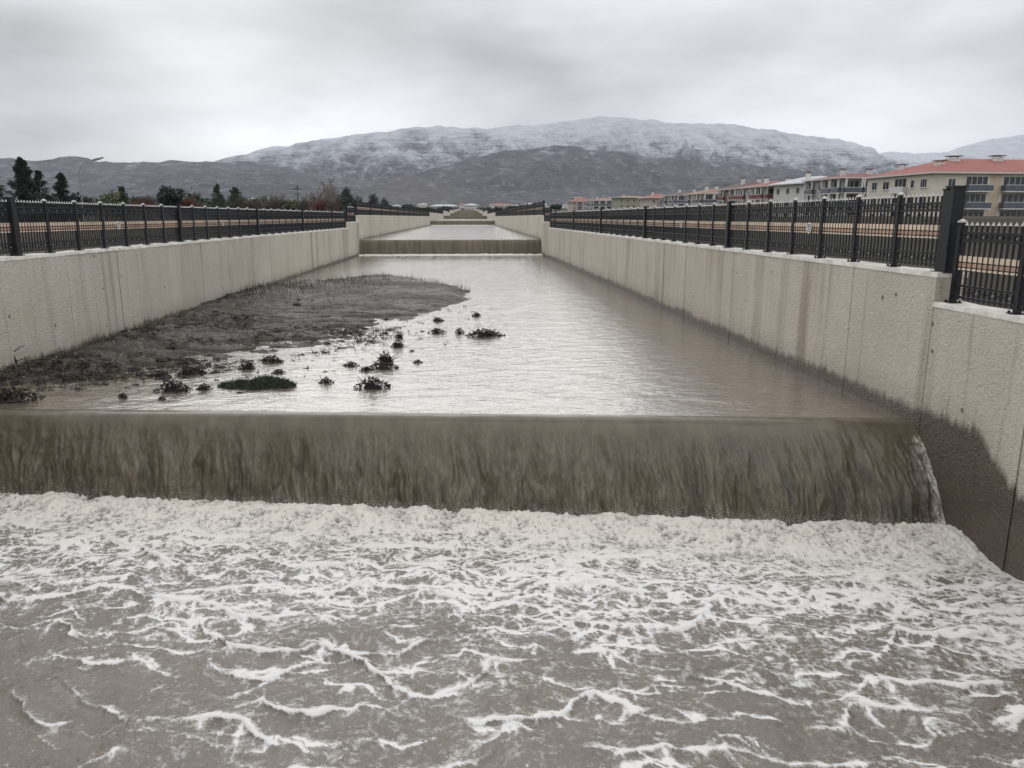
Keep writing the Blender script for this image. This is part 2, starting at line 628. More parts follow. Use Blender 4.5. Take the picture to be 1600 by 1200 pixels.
# mountain: rock and scrub below, snow above, laid by height, gully and slope
t = NT('snowy_mountain')
x, y, z = t.sep()
snow_a = t.attr('snow')
n_ = t.noise(0.0045, 8, 0.66, 0.6)
n2 = t.noise(0.02, 8, 0.72, 0.5, t.map((1, 0.6, 2.2)))
n3 = t.noise(0.0011, 5, 0.6)
rock = t.mix(t.rng(n_, 0.3, 0.7), (0.026, 0.029, 0.040), (0.070, 0.073, 0.086))
n4 = t.noise(0.009, 8, 0.7, 1.2, t.map((1, 0.5, 1.2), (300, 50, 9)))
rock = t.mix(t.rng(n2, 0.53, 0.68, 0, 0.8), rock, (0.25, 0.245, 0.255))
rock = t.mix(t.rng(n4, 0.56, 0.70, 0, 0.6), rock, (0.22, 0.215, 0.225))
rock = t.mix(t.rng(n4, 0.30, 0.46, 0.85, 0.0), rock, (0.018, 0.019, 0.025))
tan = t.attr('tan')
rock = t.mix(t.math('MULTIPLY', tan, 0.40), rock, (0.16, 0.135, 0.11))
# dark strata lines
strata = t.noise(1.0, 5, 0.6, 0.8, t.map((0.0012, 0.0012, 0.050)))
sline = t.rng(t.math('ABSOLUTE', t.math('SUBTRACT', strata, 0.5)), 0.0, 0.05, 0.9, 0.0)
sf = t.math('ADD', snow_a, t.math('MULTIPLY', t.math('SUBTRACT', n2, 0.5), 1.5))
sf = t.math('ADD', sf, t.math('MULTIPLY', t.math('SUBTRACT', n4, 0.5), 1.6))
sf = t.math('ADD', sf, t.math('MULTIPLY', t.math('SUBTRACT', n_, 0.5), 0.7))
sf = t.math('SUBTRACT', sf, t.math('MULTIPLY', sline, 0.55))
sfm = t.rng(sf, -0.30, 1.25, 0, 0.86, True)
col = t.mix(sfm, rock, (0.56, 0.585, 0.63))
M['mountain'] = t.done(col, 0.9, t.bump(n2, 1.0, 40.0))

# buildings
def plaster(name, c):
    return simple(name, c, 0.85, 0.10, 0.7)


t = NT('tan_stone_cladding')
br = t.n.new('ShaderNodeTexBrick')
br.inputs['Scale'].default_value = 1.0
br.inputs['Brick Width'].default_value = 0.9
br.inputs['Row Height'].default_value = 0.3
br.inputs['Mortar Size'].default_value = 0.015
br.inputs['Color1'].default_value = (0.52, 0.43, 0.32, 1)
br.inputs['Color2'].default_value = (0.44, 0.36, 0.26, 1)
br.inputs['Mortar'].default_value = (0.34, 0.29, 0.22, 1)
cmb = t.n.new('ShaderNodeCombineXYZ')
xx, yy, zz = t.sep()
t.l.new(t.math('ADD', xx, yy), cmb.inputs[0])
t.l.new(zz, cmb.inputs[1])
t.l.new(cmb.outputs[0], br.inputs['Vector'])
M['stone'] = t.done(br.outputs['Color'], 0.85)
M['cream'] = plaster('cream_plaster', (0.54, 0.50, 0.42))
M['white'] = plaster('white_plaster', (0.56, 0.55, 0.525))
M['grey_w'] = plaster('grey_plaster', (0.38, 0.37, 0.355))
M['pink_w'] = plaster('pink_plaster', (0.44, 0.35, 0.32))
M['brown_w'] = plaster('brown_plaster', (0.30, 0.22, 0.17))
M['olive_w'] = plaster('olive_plaster', (0.27, 0.27, 0.19))
M['maroon'] = plaster('maroon_panel', (0.17, 0.055, 0.05))


def tiles(name, c):
    t = NT(name)
    wv = t.n.new('ShaderNodeTexWave')
    wv.bands_direction = 'X'
    wv.inputs['Scale'].default_value = 1.6
    wv.inputs['Distortion'].default_value = 0.2
    t.l.new(t.pos, wv.inputs['Vector'])
    nz = t.noise(0.8, 5, 0.6)
    col = t.mix(t.rng(nz, 0.3, 0.7), tuple(v * 0.78 for v in c), tuple(min(1, v * 1.15) for v in c))
    return t.done(col, 0.75, t.bump(wv.outputs['Fac'], 0.5, 0.05))


M['roof_red'] = tiles('red_roof_tiles', (0.25, 0.082, 0.068))
M['roof_dred'] = tiles('dark_red_roof_tiles', (0.17, 0.058, 0.05))
M['roof_tan'] = tiles('tan_roof_tiles', (0.23, 0.125, 0.09))
M['roof_brown'] = tiles('brown_roof_tiles', (0.085, 0.055, 0.045))
M['roof_grey'] = tiles('grey_roof_sheet', (0.42, 0.43, 0.44))
M['glass'] = simple('dark_window_glass', (0.025, 0.03, 0.036), 0.08, 0.3, 0.8)
M['frame'] = simple('pale_window_frame', (0.55, 0.54, 0.52), 0.5, 0.05, 2)
M['dframe'] = simple('slate_balcony_panel', (0.085, 0.09, 0.115), 0.3, 0.25, 1.2)
M['metal'] = simple('galvanised_pole', (0.22, 0.225, 0.23), 0.5, 0.1, 3)
M['wood'] = simple('weathered_pole_wood', (0.075, 0.06, 0.05), 0.85, 0.2, 5)
M['bark'] = simple('grey_bark', (0.085, 0.072, 0.06), 0.9, 0.3, 6)
M['twig'] = simple('bare_twigs', (0.125, 0.105, 0.088), 0.9, 0.3, 4)
M['twig_pale'] = simple('pale_bare_twigs', (0.20, 0.18, 0.155), 0.9, 0.2, 4)
M['twig_red'] = simple('reddish_twigs', (0.135, 0.055, 0.042), 0.9, 0.3, 4)
M['conifer'] = simple('dark_conifer_needles', (0.024, 0.040, 0.030), 0.7, 0.45, 3)
M['conifer2'] = simple('green_conifer_needles', (0.042, 0.066, 0.036), 0.7, 0.4, 3)
M['leaf_olive'] = simple('olive_leaves', (0.072, 0.085, 0.040), 0.7, 0.35, 3)
M['concrete_plain'] = simple('weir_concrete', (0.09, 0.075, 0.06), 0.8, 0.2, 1.5)

# ------------------------------------------------------------------ layout of the channel
# falls (weirs): lip distance along Y, water level above, wall top above
LIP_Y = [12.2, 68.0, 187.0, 280.0, 380.0, 480.0, 580.0, 690.0, 810.0]
WATER = [W1, -1.93, -0.85, 0.45, 1.75, 3.05, 4.35, 5.65, 6.95]
TOP = [-0.83, 0.15, 1.05, 2.20, 3.5, 4.8, 6.1, 7.4, 8.7]
END_Y = 930.0


def lip_y(x):
    return 12.24 - 0.108 * x


CL = [(-40, -1.2), (12, -1.2), (68, -0.90), (187, 0.3), (280, 1.5), (580, 4.4), (930, 7.6)]
HW = [(-40, 8.4), (12, 8.4), (68, 7.85), (187, 7.7), (930, 7.7)]


def lerp_t(tab, y):
    return float(np.interp(y, [a for a, b in tab], [b for a, b in tab]))


def xl(y):
    return lerp_t(CL, y) - lerp_t(HW, y)


def xr(y):
    return lerp_t(CL, y) + lerp_t(HW, y)


GZ = [(-200, -5.0), (-30, -2.6), (11, -1.45), (20, -1.10), (62, -1.0), (76, -0.05), (183, 0.05), (196, 0.85), (276, 0.95), (292, 2.0), (376, 2.1), (900, 8.2), (1500, 17), (2200, 34), (3000, 80), (9000, 300)]


def gz(y):
    return lerp_t(GZ, y)


# ------------------------------------------------------------------ ground
ys = np.concatenate([np.linspace(-60, 100, 65), np.linspace(104, 300, 50), np.linspace(310, 900, 60), np.geomspace(930, 9000, 60)])


def ground_side(name, side):
    offs = np.concatenate([[0.30], np.geomspace(0.8, 9000, 70)])
    P = np.zeros((len(ys), len(offs), 3))
    for i, y in enumerate(ys):
        edge = (xl(min(y, 930)) if side < 0 else xr(min(y, 930)))
        if y > 960:
            edge = lerp_t(CL, 930)
            o = offs - 0.30
        else:
            o = offs
        P[i, :, 0] = edge + side * o
        P[i, :, 1] = y
        P[i, :, 2] = gz(y)
    amp = np.clip(P[:, :, 0] * 0 + (np.abs(P[:, :, 0] - 0) - 9) / 30, 0, 1)
    P[:, :, 2] += amp * 0.35 * fbm(P[:, :, 0] * 0.03, P[:, :, 1] * 0.03, 4, 3)
    me = grid_mesh(name, P if side > 0 else P[:, ::-1], M['ground'])
    tag(link(name, me), kind='structure')


ground_side('ground_left', -1)
ground_side('ground_right', 1)

# ------------------------------------------------------------------ mountain
def sky_tab(pts, Y):
    q = [at_y(px, py, Y) for px, py in pts]
    return np.array([p.x for p in q]), np.array([p.z for p in q])


main = [(-900, 270), (-300, 268), (100, 266), (320, 254), (400, 234), (490, 217), (560, 207), (650, 196), (750, 197), (830, 193), (880, 186), (940, 180), (1000, 183), (1060, 188), (1130, 191), (1200, 198), (1260, 210), (1310, 215), (1340, 221), (1368, 240), (1450, 252), (1700, 262), (2400, 268)]
lefth = [(-900, 252), (-400, 244), (-120, 240), (0, 247), (22, 251), (70, 248), (95, 241.5), (118, 243), (142, 250), (230, 254.5), (320, 250), (380, 250), (450, 262), (560, 280), (680, 305), (800, 335), (2400, 339)]
spur = [(-900, 339), (470, 335), (560, 312), (600, 296), (640, 275), (700, 253), (760, 237), (800, 230), (880, 226), (960, 237), (1050, 247), (1120, 254), (1200, 260), (1300, 268), (1400, 275), (1600, 290), (2400, 310)]
right = [(-900, 339), (1100, 310), (1250, 258), (1340, 243), (1390, 235.5), (1440, 239), (1480, 236), (1520, 223), (1560, 215), (1600, 208), (1700, 196), (1900, 190), (2400, 210)]
foot = [(-900, 300), (0, 296), (250, 290), (420, 286), (560, 292), (640, 280), (690, 286), (760, 298), (900, 296), (1100, 288), (1300, 278), (1500, 270), (2400, 280)]
gx = np.linspace(-5200, 7200, 560)
gy = np.concatenate([np.linspace(1250, 3800, 190), np.linspace(3815, 7400, 150)])
X, Y = np.meshgrid(gx, gy)
Z = np.full(X.shape, -30.0)
wx = X + 140 * fbm(X / 700, Y / 700, 3, 41)
rdg = ridged(wx / 520, Y / 1500, 5, 7, 0.52)
rdg2 = ridged(wx / 210 + 0.15 * Y / 210, Y / 620, 4, 23, 0.55)
for pts, Yk, foot_y, pw, seed, amp in ((main, 5400, 2700, 1.05, 1, 1.0), (lefth, 3900, 2000, 0.95, 2, 0.8), (spur, 3650, 2150, 1.0, 3, 1.2), (right, 6400, 3600, 1.0, 4, 0.8), (foot, 2500, 1500, 1.1, 5, 0.9)):
    tx, tz = sky_tab(pts, Yk)
    crest = Yk + 260 * fbm(X / 1300, X * 0 + seed, 3, seed)
    xs_ = X * Yk / np.maximum(crest, 1)
    ph = np.interp(X, tx, tz)
    tt = (Y - foot_y) / (crest - foot_y)
    base = np.interp(Y, [a for a, b in GZ], [b for a, b in GZ])
    front = np.where(tt < 1, np.clip(tt, 0, 1) ** pw, 1 - np.clip((tt - 1) * 1.1, 0, 1) ** 1.2)
    body = ph * (crest / Yk) * front
    carve = np.clip(tt, 0, 1) * np.clip(1.02 - tt, 0, 1) * 4
    body = body - amp * carve * (0.34 * ph * (1 - rdg) + 0.24 * ph * (1 - rdg2)) * 1.2
    Z = np.maximum(Z, body)
rough = 16 * fbm(X / 110, Y / 110, 5, 77, .6) + 20 * fbm(X / 330, Y / 500, 4, 79, .55) + 6 * fbm(X / 30, Y / 30, 3, 78)
base = np.interp(Y, [a for a, b in GZ], [b for a, b in GZ]) * 0.9
lift = np.clip((Z - base) / 60, 0, 1)
Z = np.maximum(Z + rough * lift, base - 12)
sl = np.hypot(np.gradient(Z, axis=1) / (gx[1] - gx[0]), np.gradient(Z, axis=0) / np.gradient(gy)[:, None])
snow = (Z - 240) / 250 + 0.9 * (X / 12000) - 0.35 * (sl - 0.35) + 0.45 * fbm(X / 420, Y / 420, 4, 55) + 0.9 * (rdg2 - .62) + .6 * (rdg - .6)
spx = at_y(830, 240, 3650).x
snow = snow - .75 * np.exp(-((Y - 3300) / 480) ** 2) * sstep(spx + 250, spx - 250, X)
cq = at_y(1000, 245, 4100)
cliff = np.exp(-((X - cq.x) / 800) ** 2 - ((Y - 3950) / 650) ** 2)
snow = snow - 1.9 * cliff * np.clip(ridged(X / 170, Y / 420, 3, 505) - .35, 0, 1) * 2.6
snow = np.clip(snow + np.where(Y > 4300, 0.25, -0.05), -1.2, 1.5)
tanp = at_y(650, 288, 2450)
tan = np.clip(1 - np.hypot((X - tanp.x) / 190, (Y - 2400) / 420), 0, 1) * 1.4
me = grid_mesh('mountain', np.stack([X, Y, Z], -1), M['mountain'], {'snow': snow, 'tan': np.clip(tan, 0, 1)})
tag(link('mountain', me), kind='structure')

# ------------------------------------------------------------------ channel walls
def wall_run(name, label, side, y0, y1, ztop, zbot, mat, joints, thick_joints=(), coping=True, cp=0.07):
    """joints: list of y at which the cast panels meet"""
    f = xl if side < 0 else xr
    root = empty(name, (f(y0), y0, zbot))
    tag(root, label, 'wall')
    inv = Vector((f(y0), y0))

    def seg(a, b):
        return Vector((f(a), a)) - inv, Vector((f(b), b)) - inv
    js = sorted(set([y0, y1] + [j for j in joints if y0 < j < y1]))
    s = 1 if side > 0 else -1
    for a, b in zip(js[:-1], js[1:]):
        ga = 0.028 if a in thick_joints else 0.011
        gb = 0.028 if b in thick_joints else 0.011
        mb = MB()
        p, q = seg(a + ga, b - gb)
        off = random.uniform(-0.004, 0.004)
        mb.wallbox(p, q, (0.0 + off) * s, 0.14 * s, 0, ztop - cp - zbot)
        mb.build('panel', mat, root)
    mb = MB()
    p, q = seg(y0, y1)
    mb.wallbox(p, q, 0.07 * s, 0.47 * s, 0.02, ztop - cp - zbot - 0.004)
    mb.build('core', mat, root)
    if coping:
        js2 = [y0] + [j for j in js[1:-1] if j in thick_joints] + [y1]
        for a, b in zip(js2[:-1], js2[1:]):
            n = max(2, int((b - a) / 0.35)) if y0 < 40 else 2
            mb = MB()
            # slightly uneven cast lip
            prev = None
            for i in range(n + 1):
                yy = a + (b - a) * i / n
                zz = ztop + (random.uniform(-0.012, 0.010) if y0 < 60 else 0)
                oo = -0.012 + (random.uniform(-0.008, 0.008) if y0 < 60 else 0)
                c = Vector((f(yy), yy)) - inv
                cur = [(c.x + s * oo, c.y, ztop - cp - zbot), (c.x + s * (oo + 0.012), c.y, zz - zbot), (c.x + s * 0.49, c.y, zz - zbot), (c.x + s * 0.49, c.y, ztop - cp - zbot)]
                if prev:
                    for k in range(4):
                        mb.quad(prev[k], prev[(k + 1) % 4], cur[(k + 1) % 4], cur[k]) if side > 0 else mb.quad(prev[(k + 1) % 4], prev[k], cur[k], cur[(k + 1) % 4])
                else:
                    mb.quad(*(cur if side < 0 else cur[::-1]))
                prev = cur
            mb.quad(*(prev[::-1] if side < 0 else prev))
            mb.build('coping', M['coping'], root)
    return root


RJ = [13.8, 17.0, 20.1, 22.3, 24.4, 27.0, 30.0, 33.5, 37.0, 40.0, 43.5, 47.0, 49.6, 53.0, 57.0]
LJ = [16.2, 19.3, 22.0, 25.4, 28.6, 32.0, 34.8, 38.2, 41.5, 44.9, 47.3, 51.0, 55.0, 60.0]
TJR, TJL = (24.4, 37.0, 49.6), (22.0, 34.8, 47.3)
wall_run('retaining_wall', 'pale rough concrete channel wall with brown streaks at right, below the long black fence', 1, 11.3, 62.5, TOP[0], -5.6, M['wall_near'], RJ, TJR)
wall_run('retaining_wall', 'pale rough concrete channel wall along the mud bank, below the long black fence', -1, 10.5, 62.5, TOP[0], -5.6, M['wall_a'], LJ, TJL)
wall_run('retaining_wall', 'lower stretch of splashed concrete wall beside the big waterfall, topped by a stub of fence', 1, 6.2, 11.3, -1.27, -6.2, M['wall_near'], [9.1])
wall_run('retaining_wall', 'lowest stretch of concrete wall beside the foaming water', 1, -30, 6.2, -1.72, -6.2, M['wall_near'], [-20, -8, 0])
wall_run('retaining_wall', 'lower stretch of concrete wall beside the foaming water opposite the fence stub', -1, -30, 10.5, -1.5, -6.2, M['wall_a'], [-20, -8, 0])
sides = {-1: 'left', 1: 'right'}
wall_run('retaining_wall', 'short stepped block of concrete wall left of the second waterfall', -1, 62.5, 68.0, -0.38, -4.2, M['wall_a'], [65])
wall_run('retaining_wall', 'short stepped block of concrete wall right of the second waterfall', 1, 62.5, 68.0, -0.38, -4.2, M['wall_a'], [65])
names = ['', 'second', 'third', 'fourth', 'fifth', 'sixth', 'seventh', 'eighth', 'ninth']
for k in range(1, len(LIP_Y)):
    ya, yb = LIP_Y[k], (LIP_Y[k + 1] if k + 1 < len(LIP_Y) else END_Y)
    for side in (-1, 1):
        jn = list(np.arange(ya + 6, yb - 3, 6.0)) if k == 1 else (list(np.arange(ya + 20, yb - 5, 20)) if k < 4 else [])
        wall_run('retaining_wall', 'distant concrete channel wall at %s, just above the %s waterfall' % (sides[side], names[k]), side, ya, yb, TOP[k], WATER[k] - 2.4, M['wall_b'] if k == 1 else M['wall_c'], jn)

# ------------------------------------------------------------------ fences
PL, FH = 1.38, 1.22


def shared():
    D = {}
    # post: square tube on a bolted plate with a pale cap
    mb = MB()
    mb.box(-.038, .038, -.038, .038, 0.014, 1.19)
    mb.box(-.09, .09, -.09, .09, 0, .014)
    for a in (-1, 1):
        for b in (-1, 1):
            mb.box(a * .065 - .012, a * .065 + .012, b * .065 - .012, b * .065 + .012, .014, .04)
    mb.box(-.046, .046, -.046, .046, 1.19, 1.215, 1)
    n = len(mb.v)
    mb.v += [(-.04, -.04, 1.2152), (.04, -.04, 1.2152), (.04, .04, 1.2152), (-.04, .04, 1.2152), (0, 0, 1.245)]
    for f in ((0, 1, 4), (1, 2, 4), (2, 3, 4), (3, 0, 4)):
        mb.f.append(tuple(n + i for i in f))
        mb.m.append(1)
    D['post'] = mb.mesh('post', [M['black'], M['tip']])
    mb = MB()
    mb.box(-.085, .085, -.085, .085, 0.014, 1.225)
    mb.box(-.13, .13, -.13, .13, 0, .014)
    mb.box(-.095, .095, -.095, .095, 1.225, 1.25)
    D['pillar'] = mb.mesh('pillar', [M['black']])
    mb = MB()
    s = .0125
    mb.box(-s, s, -s, s, 0.06, 1.15)
    n = len(mb.v)
    w = .018
    mb.v += [(-w, -w, 1.15), (w, -w, 1.15), (w, w, 1.15), (-w, w, 1.15), (0, 0, 1.205)]
    for f in ((0, 1, 4), (1, 2, 4), (2, 3, 4), (3, 0, 4), (3, 2, 1, 0)):
        mb.f.append(tuple(n + i for i in f))
        mb.m.append(1)
    D['picket'] = mb.mesh('picket', [M['black'], M['tip']])
    mb = MB()
    mb.box(-.02, .02, 0, PL - .076, -.017, .017)
    D['rail'] = mb.mesh('rail', [M['black']])
    for nm, h, mt in (('slat_a', .042, 'slat_cream'), ('slat_b', .026, 'slat_brown'), ('slat_c', .014, 'slat_cream')):
        mb = MB()
        mb.box(-.0085, .0085, 0, PL - .08, -h, h)
        D[nm] = mb.mesh('slat', [M[mt]])
    # scroll ornaments between two rails
    for nm, zz, r in (('scroll_top', .985, .038), ('scroll_low', .185, .045)):
        mb = MB()
        for i in range(11):
            yy = .115 * (i + .5) + .0
            if yy > PL - .1:
                break
            pts = [(0, yy + math.cos(a) * r * .85, zz + math.sin(a) * r) for a in np.linspace(0, 2 * math.pi, 9)]
            mb.tube(pts, [.006] * 9, 3, 0, False)
            mb.box(-.012, .012, yy - .012, yy + .012, zz - .012, zz + .012, 1 if i % 3 == 1 else 0)
        D[nm] = mb.mesh('scrollwork', [M['black'], M['metal']])
    return D


FD = shared()


def fence_run(label, side, y0, y1, z, npick, group=None, pillars_every=7, start=0, end_pillar=True, pillar0=True, setback=0.22):
    f = xl if side < 0 else xr
    sx = setback * side
    root = empty('fence', (f(y0) + sx, y0, z))
    tag(root, label, 'fence', group)
    n = max(1, int(round((y1 - y0) / PL)))
    far = MB()
    ox, oy = f(y0) + sx, y0
    inner = -side
    for i in range(n + 1):
        ya = y0 + i * PL
        xa = f(ya) + sx
        lx, ly = xa - ox, ya - oy
        pil = (i % pillars_every == start) or (i == n and end_pillar) or (i == 0 and pillar0)
        link('pillar' if pil else 'post', FD['pillar' if pil else 'post'], root, loc=(lx, ly, 0))
        if i == n:
            break
        yb = ya + PL
        ang = -math.atan2(f(yb) - f(ya), PL)
        for zz in (.10, .27, .93, 1.04):
            link('rail', FD['rail'], root, loc=(lx, ly + .038, zz), rz=ang)
        for nm, zz in (('slat_a', .665), ('slat_b', .575), ('slat_c', .513)):
            link('slat', FD[nm], root, loc=(lx, ly + .04, zz), rz=ang)
        if i < 20:
            link('scrollwork', FD['scroll_top'], root, loc=(lx, ly, 0), rz=ang)
            link('scrollwork', FD['scroll_low'], root, loc=(lx, ly, 0), rz=ang)
        for k in range(1, 12):
            dy = .115 * k
            dx = f(ya + dy) + sx - xa
            if i < npick:
                link('picket', FD['picket'], root, loc=(lx + dx, ly + dy, 0))
            else:
                s = .0125
                X0, Y0 = lx + dx, ly + dy
                far.box(X0 - s, X0 + s, Y0 - s, Y0 + s, .06, 1.15)
                far.box(X0 - .014, X0 + .014, Y0 - .014, Y0 + .014, 1.15, 1.19, 1)
    if far.v:
        tag(far.build('pickets', [M['black'], M['tip']], root), kind='stuff')
    return root


FR = fence_run('long black picket fence with cream slats on the right channel wall, nearest the houses', 1, 11.52, 62.3, TOP[0], 27, start=7 % 7)
FL = fence_run('long black picket fence with cream slats on the channel wall beside the mud bank', -1, 10.8, 62.3, TOP[0], 27, start=5)
FN = fence_run('short stub of black picket fence on the lower wall beside the big waterfall', 1, 7.05, 11.2, -1.27, 9, pillars_every=99, start=98, pillar0=False, end_pillar=False)
fence_run('tiny piece of black fence on the stepped block left of the second waterfall', -1, 62.9, 67.0, -0.38, 9, pillars_every=99, start=98)
fence_run('tiny piece of black fence on the stepped block right of the second waterfall', 1, 62.9, 67.0, -0.38, 9, pillars_every=99, start=98)
# the big end pillar where the fence steps down
mb = MB()
mb.box(-.095, .095, -.095, .095, .014, 1.262)
mb.box(-.14, .14, -.14, .14, 0, .0145)
mb.box(-.105, .105, -.105, .105, 1.262, 1.287)
bp = mb.build('end_pillar', [M['black']], FR, loc=(0.0, -.02 - .07, 0.0))


def far_fence(label, side, y0, y1, z):
    f = xl if side < 0 else xr
    root = empty('fence', (f(y0) + .22 * side, y0, z))
    tag(root, label, 'fence')
    ox, oy = f(y0), y0
    step = 9.66
    n = int((y1 - y0 - .3) / step)
    ylist = [y0 + .2 + i * step for i in range(n + 1)] + [y1 - .3]
    for y in ylist:
        link('pillar', FD['pillar'], root, loc=(f(y) - ox, y - oy, 0))
    for zz, h, mt in ((.10, .02, 'black'), (.27, .02, 'black'), (.93, .02, 'black'), (1.04, .02, 'black'), (.665, .042, 'slat_cream'), (.575, .026, 'slat_brown'), (.513, .014, 'slat_cream')):
        mb = MB()
        a, b = Vector((f(y0 + .2) - ox, .2)), Vector((f(y1 - .3) - ox, y1 - .3 - y0))
        e_ = .018 if mt == 'black' else .0085
        mb.wallbox(a, b, e_, -e_, zz - h, zz + h)
        mb.build('rail' if mt == 'black' else 'slat', [M[mt]], root)
    mb = MB()
    dy = .115 if y0 < 100 else .23
    y = y0 + .3
    while y < y1 - .4:
        X0, Y0 = f(y) - ox, y - oy
        s = .0125 if y0 < 100 else .018
        mb.box(X0 - s, X0 + s, Y0 - s, Y0 + s, .06, 1.17)
        y += dy
    tag(mb.build('pickets', [M['black']], root), kind='stuff')


for k in range(1, 7):
    ya, yb = LIP_Y[k], LIP_Y[k + 1]
    for side in (-1, 1):
        far_fence('distant black fence on the %s channel wall above the %s waterfall' % (sides[side], names[k]), side, ya, yb, TOP[k])


def sign(label, side, y, z, r=.115):
    f = xl if side < 0 else xr
    root = empty('round_sign', (f(y) + .22 * side - .05 * side, y, z + .60))
    tag(root, label, 'sign')
    ax = -side

    def disc(r0, r1, x, m, name):
        mb = MB()
        n = 24
        for i in range(n):
            a, b = 2 * math.pi * i / n, 2 * math.pi * (i + 1) / n
            if r0 == 0:
                mb.tri((x, 0, 0), (x, r1 * math.cos(a), r1 * math.sin(a)), (x, r1 * math.cos(b), r1 * math.sin(b)))
            else:
                mb.quad((x, r0 * math.cos(a), r0 * math.sin(a)), (x, r1 * math.cos(a), r1 * math.sin(a)), (x, r1 * math.cos(b), r1 * math.sin(b)), (x, r0 * math.cos(b), r0 * math.sin(b)))
        for i in range(n):
            a, b = 2 * math.pi * i / n, 2 * math.pi * (i + 1) / n
            mb.quad((x, r1 * math.cos(a), r1 * math.sin(a)), (x - ax * .006, r1 * math.cos(a), r1 * math.sin(a)), (x - ax * .006, r1 * math.cos(b), r1 * math.sin(b)), (x, r1 * math.cos(b), r1 * math.sin(b)))
        mb.build(name, [m], root)
    disc(0, r, 0, M['sign'], 'plate')
    disc(r * .62, r * .78, ax * .004, M['sign_dark'], 'ring')
    mb = MB()
    mb.box(ax * .002 - .003, ax * .002 + .003, -r * .12, r * .12, -r * .45, r * .12)
    mb.box(ax * .002 - .0035, ax * .002 + .0035, -r * .3, r * .3, r * .18, r * .42)
    mb.build('pictogram', [M['sign_dark']], root)


def fence_y(side, px):
    # where on the fence line a picture column falls
    best = None
    for y in np.linspace(11, 62, 1500):
        X_ = (xl if side < 0 else xr)(y) + .22 * side
        d = CR.transposed() @ Vector((X_, y, TOP[0] + .6))
        q = 800 + d.x / -d.z * FPX
        if best is None or abs(q - px) < best[0]:
            best = (abs(q - px), y)
    return best[1]


sign('round white sign hung on the right fence, the larger and nearer one', 1, fence_y(1, 1267), TOP[0])
sign('round white sign hung far along the right fence, looking tiny', 1, fence_y(1, 1067), TOP[0], .12)
sign('round white sign hung on the fence above the mud bank, the nearer one', -1, fence_y(-1, 183), TOP[0])
sign('round white sign hung far along the fence above the mud bank, looking tiny', -1, fence_y(-1, 346), TOP[0])

# ------------------------------------------------------------------ water of the upper reaches
NX = 250
yy = np.concatenate([np.linspace(0, 22, 260), np.linspace(22.2, 66.5, 260)])
U = np.linspace(0, 1, NX)
P = np.zeros((len(yy), NX, 3))
for i, d in enumerate(yy):
    yq = 12.0 + d
    l, r = xl(yq) - .06, xr(yq) + .06
    xs_ = l + (r - l) * U
    P[i, :, 0] = xs_
    k = min(1, d / 20)
    P[i, :, 1] = (lip_y(xs_) + 0.27 + d) * (1 - k) + (12.0 + 0.27 + d) * k
P[:, :, 1] = np.minimum(P[:, :, 1], 67.98)
xw, yw = P[:, :, 0], P[:, :, 1]
amp = 0.009 + 0.012 * sstep(5, 1, xw * 0 + (yw - 12.5)) + 0.006 * sstep(30, 66, yw)
amp = amp * (0.35 + 0.65 * sstep(6.8, 3.0, xw))
wob = fbm(xw * 1.1 + 0.4 * fbm(xw * .5, yw * .5, 2, 9), yw * 1.6, 4, 31, 0.55) + 0.5 * ridged(xw * .55 + .3 * yw, yw * 1.2, 3, 61)
edge_calm = np.clip((yw - (lip_y(xw) + .27)) / 1.0, 0, 1)
P[:, :, 2] = W1 + amp * wob * edge_calm
me = grid_mesh('water_upper', P, M['water'])
tag(link('water_upper', me), kind='structure')

for k in range(1, len(LIP_Y)):
    ya, yb = LIP_Y[k], (LIP_Y[k + 1] if k + 1 < len(LIP_Y) else END_Y)
    n = 40
    yv = np.linspace(ya - .05, yb + .2, n)
    P = np.zeros((n, 12, 3))
    for i, y in enumerate(yv):
        P[i, :, 0] = np.linspace(xl(y) - .05, xr(y) + .05, 12)
        P[i, :, 1] = y
        P[i, :, 2] = WATER[k]
    tag(link('water_upstream', grid_mesh('water_upstream', P, M['water_far'], smooth=True)), kind='structure')

